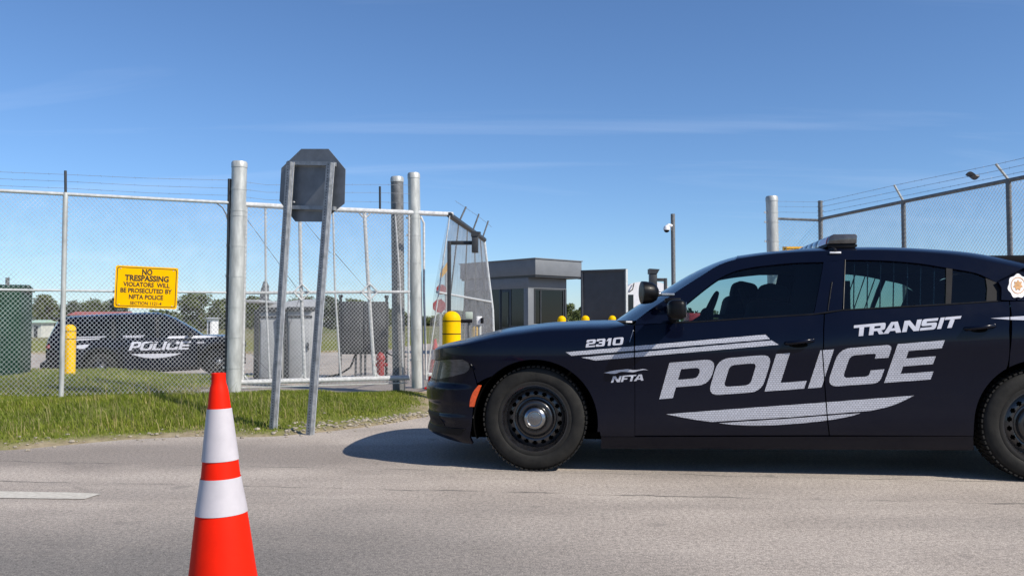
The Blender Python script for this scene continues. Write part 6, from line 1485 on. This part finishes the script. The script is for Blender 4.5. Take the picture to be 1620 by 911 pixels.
# ================================================================== the police vehicle behind the fence
class Suv(Body):
    W = .93
def build_suv():
    Zr, yaw, slope = 21.5, math.radians(25), math.radians(2.0)
    sr = F / Zr; O = Vector(((162 - PW/2) / sr, Zr, -.485))
    a = Vector((math.cos(yaw) * math.cos(slope), math.sin(yaw) * math.cos(slope), math.sin(slope)))
    v = Suv(O, a, 'police_suv', 'dark navy police utility vehicle with white lettering parked behind the left fence', 'car')
    W2 = 2 * v.W; root = v.root
    prof = pchip([.15, .3, .5, .7, .85, .95, 1.05, 1.12], [.10, .045, .02, .005, 0, .008, .035, .07])
    XE, XF = -.95, 3.45
    def S(x, z):
        d = prof(z)
        if x > 2.95: g = min(1, (x - 2.95) / .75); d += .9 * g ** 2.6 * .75
        if x < -.85: g = min(1, (-.85 - x) / .36); d += .22 * g ** 2
        return Vector((x, d, z))
    G3 = lambda x, z: Vector((x, .06 + max(0, z - 1.05) * .42 + (max(0, x - 2.95) ** 2 if False else 0), z))
    P = lambda px, py: np.array(v.inv(px, py, lambda x, z: S(x, z).y)); Q = lambda px, py: np.array(v.inv(px, py, lambda x, z: G3(x, z).y))
    WB = P(346, 572)[0]; R = .372; ra = .455; zc = R + .03
    # body in wheel coordinates
    def arc(cx, a0, a1, n=20): return [np.array((cx + ra * math.cos(math.radians(a0 + (a1-a0) * k / n)), zc + ra * math.sin(math.radians(a0 + (a1-a0) * k / n)))) for k in range(n + 1)]
    belt = lambda x: 1.06 + .0 * x
    zb_ = 1.06; c = lambda *p: Curve([np.array(k, float) for k in p]); paint = M['paint']
    a170, a12 = arc(0, 168, 168, 1)[0], arc(0, 10, 10, 1)[0]; b170, b12 = arc(WB, 170, 170, 1)[0], arc(WB, 12, 12, 1)[0]
    XT = -1.20; XN = WB + .74
    x1, x2, x3 = .52, .52 + (WB - 1.04) * .47, WB - .52
    pan = lambda nm, ps: panel(v, nm, ps, paint, S)
    pan('quarter_panel', [(Curve(arc(0, 168, 10, 24)), c((XT, zb_), (x1 - .004, zb_)), c(a170, (XT, zb_)), c(a12, (x1 - .004, zb_)), 26, 8),
                          (c((XT, .42), (a170[0], .42)), c((XT, zb_), a170) , c((XT, .42), (XT, zb_)), c((a170[0], .42), a170), 8, 8)])
    rd = pan('rear_door', [(c((x1 + .004, .30), (x2 - .004, .30)), c((x1 + .004, zb_), (x2 - .004, zb_)), c((x1 + .004, .30), (x1 + .004, zb_)), c((x2 - .004, .30), (x2 - .004, zb_)), 12, 12)])
    fd = pan('front_door', [(c((x2 + .004, .30), (x3 - .004, .30)), c((x2 + .004, zb_), (x3 - .004, zb_)), c((x2 + .004, .30), (x2 + .004, zb_)), c((x3 - .004, .30), (x3 - .004, zb_)), 12, 12)])
    zh = lambda x: zb_ - .02 * max(0, x - x3) - .09 * smooth01((x - WB - .2) / .75)
    pan('front_fender', [(Curve(arc(WB, 170, 12, 24)), Curve([np.array((x, zh(x))) for x in np.linspace(x3 + .004, XN, 20)]), c(b170, (x3 + .004, zh(x3))), c(b12, (XN, zh(XN))), 26, 8)])
    panel(v, 'front_bumper', [(c((b12[0] + .01, .28), (XN, .28)), c(b12 + np.array((.01, -.006)), (XN, zh(XN) - .005)), c((b12[0] + .01, .28), b12 + np.array((.01, -.006))), c((XN, .28), (XN, zh(XN) - .005)), 12, 10)], paint, S)
    panel(v, 'rocker_panel', [(c((.47, .20), (WB - .47, .20)), c((.47, .294), (WB - .47, .294)), c((.47, .20), (.47, .294)), c((WB - .47, .20), (WB - .47, .294)), 12, 3)], M['black_plastic'], S, off=.02)
    for cx in (0, WB):
        for side in (0, 1):
            mb = MB(); rows = []
            for q in arc(cx, 190, -10, 28):
                d = S(q[0], max(q[1], .25)).y; u = (q - np.array((cx, zc))) / ra; row = []
                for dr_, dy in ((.05, -.012), (.045, -.02), (.0, -.02), (-.01, -.005), (-.012, .3)):
                    qq = q + u * dr_; y = d + dy; row.append(Vector((qq[0], W2 - y if side else y, qq[1])))
                rows.append(row)
            mb.grid(rows); mb.build('wheel_arch', M['black_plastic'], root)
            y = .12 if not side else W2 - .12; wr = thing('wheel', None, None); wr.parent = root; wheel(wr, (cx, y, R), R, .235, R * .64, -1 if not side else 1, tread_blocks=False, nslots=14)
    # shell: nose, hood, tail, roof
    def section(name, xs_, fz, fy, m, crown=.04, n=17, ext=None):
        rows = [[Vector((x, fy(x) + (W2 - 2 * fy(x)) * t, fz(x) + crown * (1 - abs(2 * t - 1) ** 2.6))) for t in np.linspace(0, 1, n)] for x in xs_]; mb = MB(); mb.grid(rows); return mb.build(name, m, root, angle=50)
    section('hood', np.linspace(x3 + .05, XN, 16), lambda x: zh(x) - .002, lambda x: S(x, zh(x)).y, paint, .05)
    xw0, xw1 = x3 + .10, x2 + .06; zroof = 1.70
    ny = S(XN, .6).y
    mb = MB(); mb.grid([[Vector((XN, ny + .0 + (W2 - 2 * ny) * t, .28 + (zh(XN) + .03 - .28) * k / 4)) for t in np.linspace(0, 1, 9)] for k in range(5)]); mb.build('grille', M['black_plastic'], root)
    ty = S(XT, .8).y
    mb = MB(); mb.grid([[Vector((XT - .02 * math.sin(math.pi * k / 6), ty + (W2 - 2 * ty) * t, .40 + (zb_ - .40) * k / 6)) for t in np.linspace(0, 1, 9)] for k in range(7)]); tg = mb.build('tailgate', paint, root)
    mb = MB(); mb.box((XT - .05, v.W, .46), (.20, W2 - .30, .26)); mb.build('rear_bumper', M['black_plastic'], root, bevel=.05, bsegs=3)
    for side in (0, 1):
        y = ty + .12 if not side else W2 - ty - .12; mb = MB(); mb.box((XT - .002, y, .95), (.03, .14, .10)); mb.build('tail_lamp', M['red_lens'], root, bevel=.02)
        mb = MB(); p = S(XT + .08, .98); mb.box((XT + .08, p.y + .02 if not side else W2 - p.y - .02, .97), (.12, .04, .09)); mb.build('tail_lamp', M['red_lens'], root, bevel=.015)
    for side in (0, 1):
        p = S(XN - .12, .80); mb = MB(); mb.box((XN - .10, p.y + .05 if not side else W2 - p.y - .05, .82), (.22, .14, .13)); mb.build('headlight', M['lamp_glass'], root, bevel=.03)
    # greenhouse outline (x,z)
    gt = [(XT + .12, 1.30), (XT + .28, 1.60), (XT + .55, 1.665), (.2, 1.70), (x2 - .1, 1.71), (x2 + .12, 1.685), (xw1 + .35, 1.56), (xw0 - .12, 1.22), (xw0 + .05, zb_ + .02)]
    win = [(XT + .30, zb_ + .03), (XT + .42, 1.50), (.15, 1.575), (x2 - .05, 1.60), (x2 + .12, 1.585), (xw1 + .28, 1.49), (xw0 - .22, zb_ + .08), (xw0 - .20, zb_ + .03)]
    strip_out = Curve([np.array(p) for p in [(XT + .02, zb_)] + gt]); strip_in = Curve([np.array(p) for p in win])
    panel(v, 'window_frame', [(strip_in, strip_out, c(win[0], (XT + .02, zb_)), c(win[-1], gt[-1]), 70, 4), (c((XT + .02, zb_), (xw0 + .05, zb_)), c((XT + .30, zb_ + .03), (xw0 - .20, zb_ + .03)), c((XT + .02, zb_), (XT + .30, zb_ + .03)), c((xw0 + .05, zb_), (xw0 - .20, zb_ + .03)), 20, 2)], paint, G3, flange=.03)
    def wz(x): return np.interp(x, [p[0] for p in win[1:7]], [p[1] for p in win[1:7]])
    pcs = [(XT + .30, .28), (.33, x2 - .06), (x2 + .02, xw0 - .24)]
    for i, (xa, xb_) in enumerate(pcs):
        tp = Curve([np.array((max(xa, XT + .42) if i == 0 else x, 0)) * 0 + np.array((x, wz(x))) for x in np.linspace(xa + (.12 if i == 0 else 0), xb_, 10)])
        panel(v, 'window', [(c((xa, zb_ + .03), (xb_, zb_ + .03)), tp, c((xa, zb_ + .03), tuple(tp(0))), c((xb_, zb_ + .03), tuple(tp(1))), 10, 6)], M['suv_glass'], lambda x, z: G3(x, z) + Vector((0, .012, 0)), flange=0)
    for xa in (.305, x2 - .02): panel(v, 'window_pillar', [(c((xa - .03, zb_ + .03), (xa + .04, zb_ + .03)), c((xa - .03, wz(xa) + .01), (xa + .04, wz(xa) + .01)), c((xa - .03, zb_ + .03), (xa - .03, wz(xa) + .01)), c((xa + .04, zb_ + .03), (xa + .04, wz(xa) + .01)), 2, 6)], M['black_plastic'], G3, off=.002)
    rl = [p for p in gt[1:6]]; rows = []
    for k in range(21):
        e = Curve([np.array(p) for p in rl], True)(k / 20); y0 = G3(*e).y; rows.append([Vector((e[0], y0 + (W2 - 2 * y0) * t, e[1] + .045 * (1 - abs(2 * t - 1) ** 2.4))) for t in np.linspace(0, 1, 15)])
    mb = MB(); mb.grid(rows); mb.build('roof', paint, root, angle=60)
    def glazing(nm, pts, m, bow):
        rows = []
        for k in range(9):
            e = Curve([np.array(p) for p in pts])(k / 8); y0 = G3(*e).y; rows.append([Vector((e[0] + bow * (1 - abs(2 * t - 1) ** 2), y0 + (W2 - 2 * y0) * t, e[1] + .03 * (1 - abs(2 * t - 1) ** 2))) for t in np.linspace(0, 1, 13)])
        mb = MB(); mb.grid(rows); return mb.build(nm, m, root)
    glazing('windshield', gt[5:9], M['dark_glass'], .08); glazing('rear_windscreen', [(XT + .02, zb_)] + gt[:2], M['suv_glass'], -.04)
    mb = MB(); mb.box((XT + .30, v.W, 1.655), (.36, W2 - .75, .04)); mb.build('spoiler', paint, root, bevel=.015)
    mb = MB(); mb.box((WB / 2, v.W, .62), (WB + 1.4, 1.05, .70)); mb.box((WB / 2, v.W, .60), (WB - 1.0, 1.66, .72)); mb.box((WB / 2 - .1, v.W, 1.0), (WB - .2, 1.66, .06)); mb.build('underbody', M['underbody'], root, smooth=False)
    for x_ in (x2 + .16, .35):
        for y_ in (.48, W2 - .48):
            mb = MB(); mb.box((x_, y_, 1.20), (.14, .46, .40), rot=Matrix.Rotation(math.radians(-12), 3, 'Y')); mb.box((x_ - .06, y_, 1.47), (.09, .24, .14)); mb.build('seat', M['interior'], root, bevel=.03)
    for side in (0, 1):
        mb = MB(); y = -.10 if not side else W2 + .10; mb.box((xw0 - .28, y, 1.14), (.12, .22, .15)); mb.build('door_mirror', M['black_plastic'], root, bevel=.04, bsegs=3)
    for xa, dpar in ((x2 - .14, rd), (x3 - .62, fd)):
        for side in (0, 1):
            mb = MB(); f_ = (lambda q: Vector((q.x, W2 - q.y, q.z))) if side else (lambda q: q); p = S(xa, .96); mb.path([f_(p + Vector((-.10, .003, 0))), f_(p + Vector((-.08, -.025, 0))), f_(p + Vector((.08, -.025, 0))), f_(p + Vector((.10, .003, 0)))], .012, 8); mb.build('door_handle', paint, dpar[side])
    inv = lambda px, py: tuple(P(px, py)); dk = dict(step=(12, 5), off=.004)
    decal(v, 'police_lettering', word_triangles_aspect(WORD_POLICE, [(203, 554.5), (298, 552.5), (302.5, 539.5), (209, 540.5)], .050, .205, .30, 6.9), M['decal_plain'], S, inv, **dk)
    decal(v, 'transit_lettering', word_triangles_aspect([('T', 0, .150), ('R', .150, .298), ('A', .290, .462), ('N', .470, .632), ('S', .640, .790), ('I', .806, .846), ('T', .852, 1.0)], [(193, 534.8), (228, 533.8), (229.5, 530), (194, 530.6)], .044, .24, .22, 8.8), M['decal_plain'], S, inv, **dk)
    decal(v, 'hood_stripe', [poly_shape([(263, 535.3), (268, 531.6), (322, 530.6), (347, 532.2), (322, 534.6)])], M['decal_plain'], S, inv, **dk)
    decal(v, 'agency_lettering', word_triangles_aspect([('N', 0, .27), ('F', .30, .50), ('T', .50, .73), ('A', .70, 1.0)], [(311, 543.4), (323, 543), (323.5, 540), (311.5, 540.4)], .07, .2, .2, 5.2), M['decal_plain'], S, inv, **dk)
    decal(v, 'door_stripe', [poly_shape([(206, 559.8), (288, 558.6)] + smooth_px([(288, 558.6), (275, 562.5), (258, 565.5), (242, 566.5), (225, 565), (206, 559.8)])[1:-1])], M['decal_plain'], S, inv, **dk)
    decal(v, 'quarter_stripe', [poly_shape([(121, 533), (168, 531.5), (166, 533), (121, 534.8)]), poly_shape([(121, 536.4), (160, 534.6), (157, 536.4), (121, 538.6)]), poly_shape([(121, 546), (142, 544.4), (138, 549), (131, 552), (121, 551)])], M['decal_plain'], S, inv, **dk)
    return v
SUV = build_suv()

# ================================================================== far things: trees, sheds
def tree(px, topy, wpx, Z, label, leaf, group='trees on the skyline', seed=0, n=1100, base=0.0, trunk=.22):
    g = np.random.default_rng(seed); s = F / Z; x = (px - PW/2) / s; H = CAMZ + (HORIZON - topy) / s - base; Wd = wpx * 1.12 / s / 2
    t = thing('tree', label, 'tree', (x, Z, base), None, group)
    mb = MB(); h0 = H * trunk; mb.path([(0, 0, 0), (.02 * H, 0, h0), (.0, .02 * H, H * .75)], [H * .03, H * .022, H * .008], 7)
    for k in range(6):
        a = k * 1.05 + seed; z = h0 + (H * .62 - h0) * k / 6; mb.path([(0, 0, z), (Wd * .35 * math.cos(a), Wd * .35 * math.sin(a), z + H * .12), (Wd * .7 * math.cos(a), Wd * .7 * math.sin(a), z + H * .20)], [H * .012, H * .008, H * .003], 5)
    mb.build('trunk', M['bark'], t)
    ncl = 34; cl = []
    for k in range(ncl):
        a = g.uniform(0, 2 * math.pi); r = Wd * math.sqrt(g.uniform(0, 1)) * .82; zz = g.uniform(h0 * .5, H * .93); f = math.sqrt(max(0.05, 1 - ((zz - H * .48) / (H * .52)) ** 2)); cl.append((r * f * math.cos(a), r * f * math.sin(a), zz, g.uniform(.26, .44) * min(Wd, H * .6)))
    cl.append((0, 0, H * .86, .14 * H))
    C = np.array(cl); idx = g.integers(0, len(C), n); d = g.normal(size=(n, 3)); d /= np.linalg.norm(d, axis=1)[:, None]; rr = C[idx, 3] * g.uniform(.15, 1.0, n) ** .6; c = C[idx, :3] + d * rr[:, None] * np.array([1, 1, .8])
    sz = g.uniform(.5, 1.2, n) * (.046 * H); u = g.normal(size=(n, 3)); u /= np.linalg.norm(u, axis=1)[:, None]; w = np.cross(u, d); w /= np.linalg.norm(w, axis=1)[:, None] + 1e-6
    VV = np.stack([c - u * sz[:, None], c + w * sz[:, None] * .6, c + u * sz[:, None], c - w * sz[:, None] * .6], 1).reshape(-1, 3); VV[:, 2] = np.maximum(VV[:, 2], .1)
    me = bpy.data.meshes.new('crown'); me.from_pydata(VV.tolist(), [], (np.arange(n)[:, None] * 4 + np.arange(4)).tolist()); me.materials.append(leaf); o = bpy.data.objects.new('crown', me); COL.objects.link(o); o.parent = t
    return t
la, lb_, lc = M['leaf_a'], M['leaf_b'], M['leaf_c']
TL = [(76, 467, 46, 110, la, 'round green tree between the green box and the first fence post'), (114, 476, 42, 150, lc, 'low dark tree just right of the first fence post'), (150, 474, 44, 145, la, 'green tree above the rear roof of the parked police vehicle'), (182, 473, 40, 150, lc, 'dark tree half covered by the yellow sign'),
      (318, 462, 78, 95, la, 'wide olive tree right of the yellow sign'), (352, 474, 40, 120, lc, 'dark tree tucked behind the left gate post'), (398, 466, 46, 120, la, 'olive tree above the pale grey cabinets'), (436, 478, 50, 150, lc, 'low dark tree beside the left leg of the octagonal sign'), (478, 470, 46, 130, la, 'green tree between the legs of the octagonal sign'), (524, 468, 44, 120, lc, 'dark tree right of the octagonal sign legs'), (560, 474, 46, 140, la, 'tree behind the dark control cabinet'), (608, 492, 40, 190, lb_, 'low pale tree beyond the dark pipe post'),
      (660, 494, 44, 200, lb_, 'low pale tree behind the slim gate post'), (740, 490, 60, 190, la, 'low tree seen through the grey screen'), (896, 480, 40, 160, la, 'green tree between the guard booth and the dark board'), (1040, 492, 60, 210, lb_, 'low tree behind the white truck'), (1130, 490, 60, 220, la, 'low tree seen through the front window of the sedan')]
for i, (px, ty, w, Z, lf, lab) in enumerate(TL): tree(px, ty, w, Z, lab, lf, seed=20 + i, n=3600 if Z < 125 else 2600)
# hedge line far off reads as one mass
g = np.random.default_rng(4); n_ = 16000; X = g.uniform(-330, 330, n_); Y = g.uniform(230, 250, n_); hh = 3.6 + 1.8 * np.sin(X * .06) * np.sin(X * .023 + 1) + 1.2 * np.sin(X * .31); Zz = g.uniform(0, 1, n_) * np.maximum(hh, .8)
d = g.normal(size=(n_, 3)); d /= np.linalg.norm(d, axis=1)[:, None]; u = np.cross(d, g.normal(size=(n_, 3))); u /= np.linalg.norm(u, axis=1)[:, None]; c = np.stack([X, Y, Zz + .2], 1); sz = 1.0
VV = np.stack([c - u * sz, c + d * sz * .7, c + u * sz, c - d * sz * .7], 1).reshape(-1, 3); VV[:, 2] = np.maximum(VV[:, 2], .05)
me = bpy.data.meshes.new('far_hedgerow'); me.from_pydata(VV.tolist(), [], (np.arange(n_)[:, None] * 4 + np.arange(4)).tolist()); me.materials.append(la); o = bpy.data.objects.new('far_hedgerow', me); COL.objects.link(o); o['kind'] = 'stuff'
def shed(px0, px1, pyt, pye, Z, wall, roof, label, depth=1.6, door=True):
    s = F / Z; x0, x1 = (px0 - PW/2) / s, (px1 - PW/2) / s; ze, zt = CAMZ + (HORIZON - pye) / s, CAMZ + (HORIZON - pyt) / s
    t = thing('shed', label, 'building', ((x0 + x1) / 2, Z, 0)); mb = MB(); mb.box(((x0 + x1) / 2, Z + depth / 2, ze / 2), (x1 - x0, depth, ze)); mb.build('wall', wall, t, world=True)
    mb = MB(); mb.prism([(x0 - .2, Z - .25, ze), (x0 - .2, Z + depth / 2, zt), (x0 - .2, Z + depth + .25, ze)], (x1 - x0 + .4, 0, 0)); mb.build('roof', roof, t, world=True, smooth=False)
    if door: mb = MB(); mb.box(((x0 + x1) / 2, Z - .03, min(ze * .42, 1.05)), (min(1.0, (x1 - x0) * .3), .05, min(ze * .8, 2.1))); mb.build('door', M['booth_dark'], t, world=True)
shed(112, 192, 492.5, 498.5, 62, M['pale_wall'], M['roof_red'], 'low building with a faded red roof behind the parked police vehicle', 2.2)
shed(328, 335.5, 502, 504, 70, M['white'], M['cabinet'], 'small white shed at the foot of the wide olive tree')
shed(50, 66, 506, 510.5, 58, M['pale_wall'], mat('mint_roof', (.42, .58, .47), .6), 'pale hut with a mint green roof right of the green utility box')
# red car seen through the sedan's windows
s = 48.0; Z = F / s
rc = thing('red_cart', 'red low cart visible through the front window of the sedan', 'cart', ((1118 - PW/2) / s, Z, 0))
x0, x1 = (1088 - PW/2) / s, (1150 - PW/2) / s
mb = MB(); mb.box(((x0 + x1) / 2, Z + .5, .85), (x1 - x0, 1.0, .5)); mb.box((x0 + .35, Z + .5, 1.20), (.6, .9, .3)); mb.build('body', M['red'], rc, world=True, bevel=.05)
for px in (1098, 1140):
    mb = MB(); mb.lathe([(.001, -.1), (.28, -.1), (.30, 0), (.28, .1), (.001, .1)], 20, Matrix.Translation(((px - PW/2) / s, Z, .30)) @ Matrix.Rotation(math.pi / 2, 4, 'X')); mb.build('wheel', M['rubber'], rc, world=True)
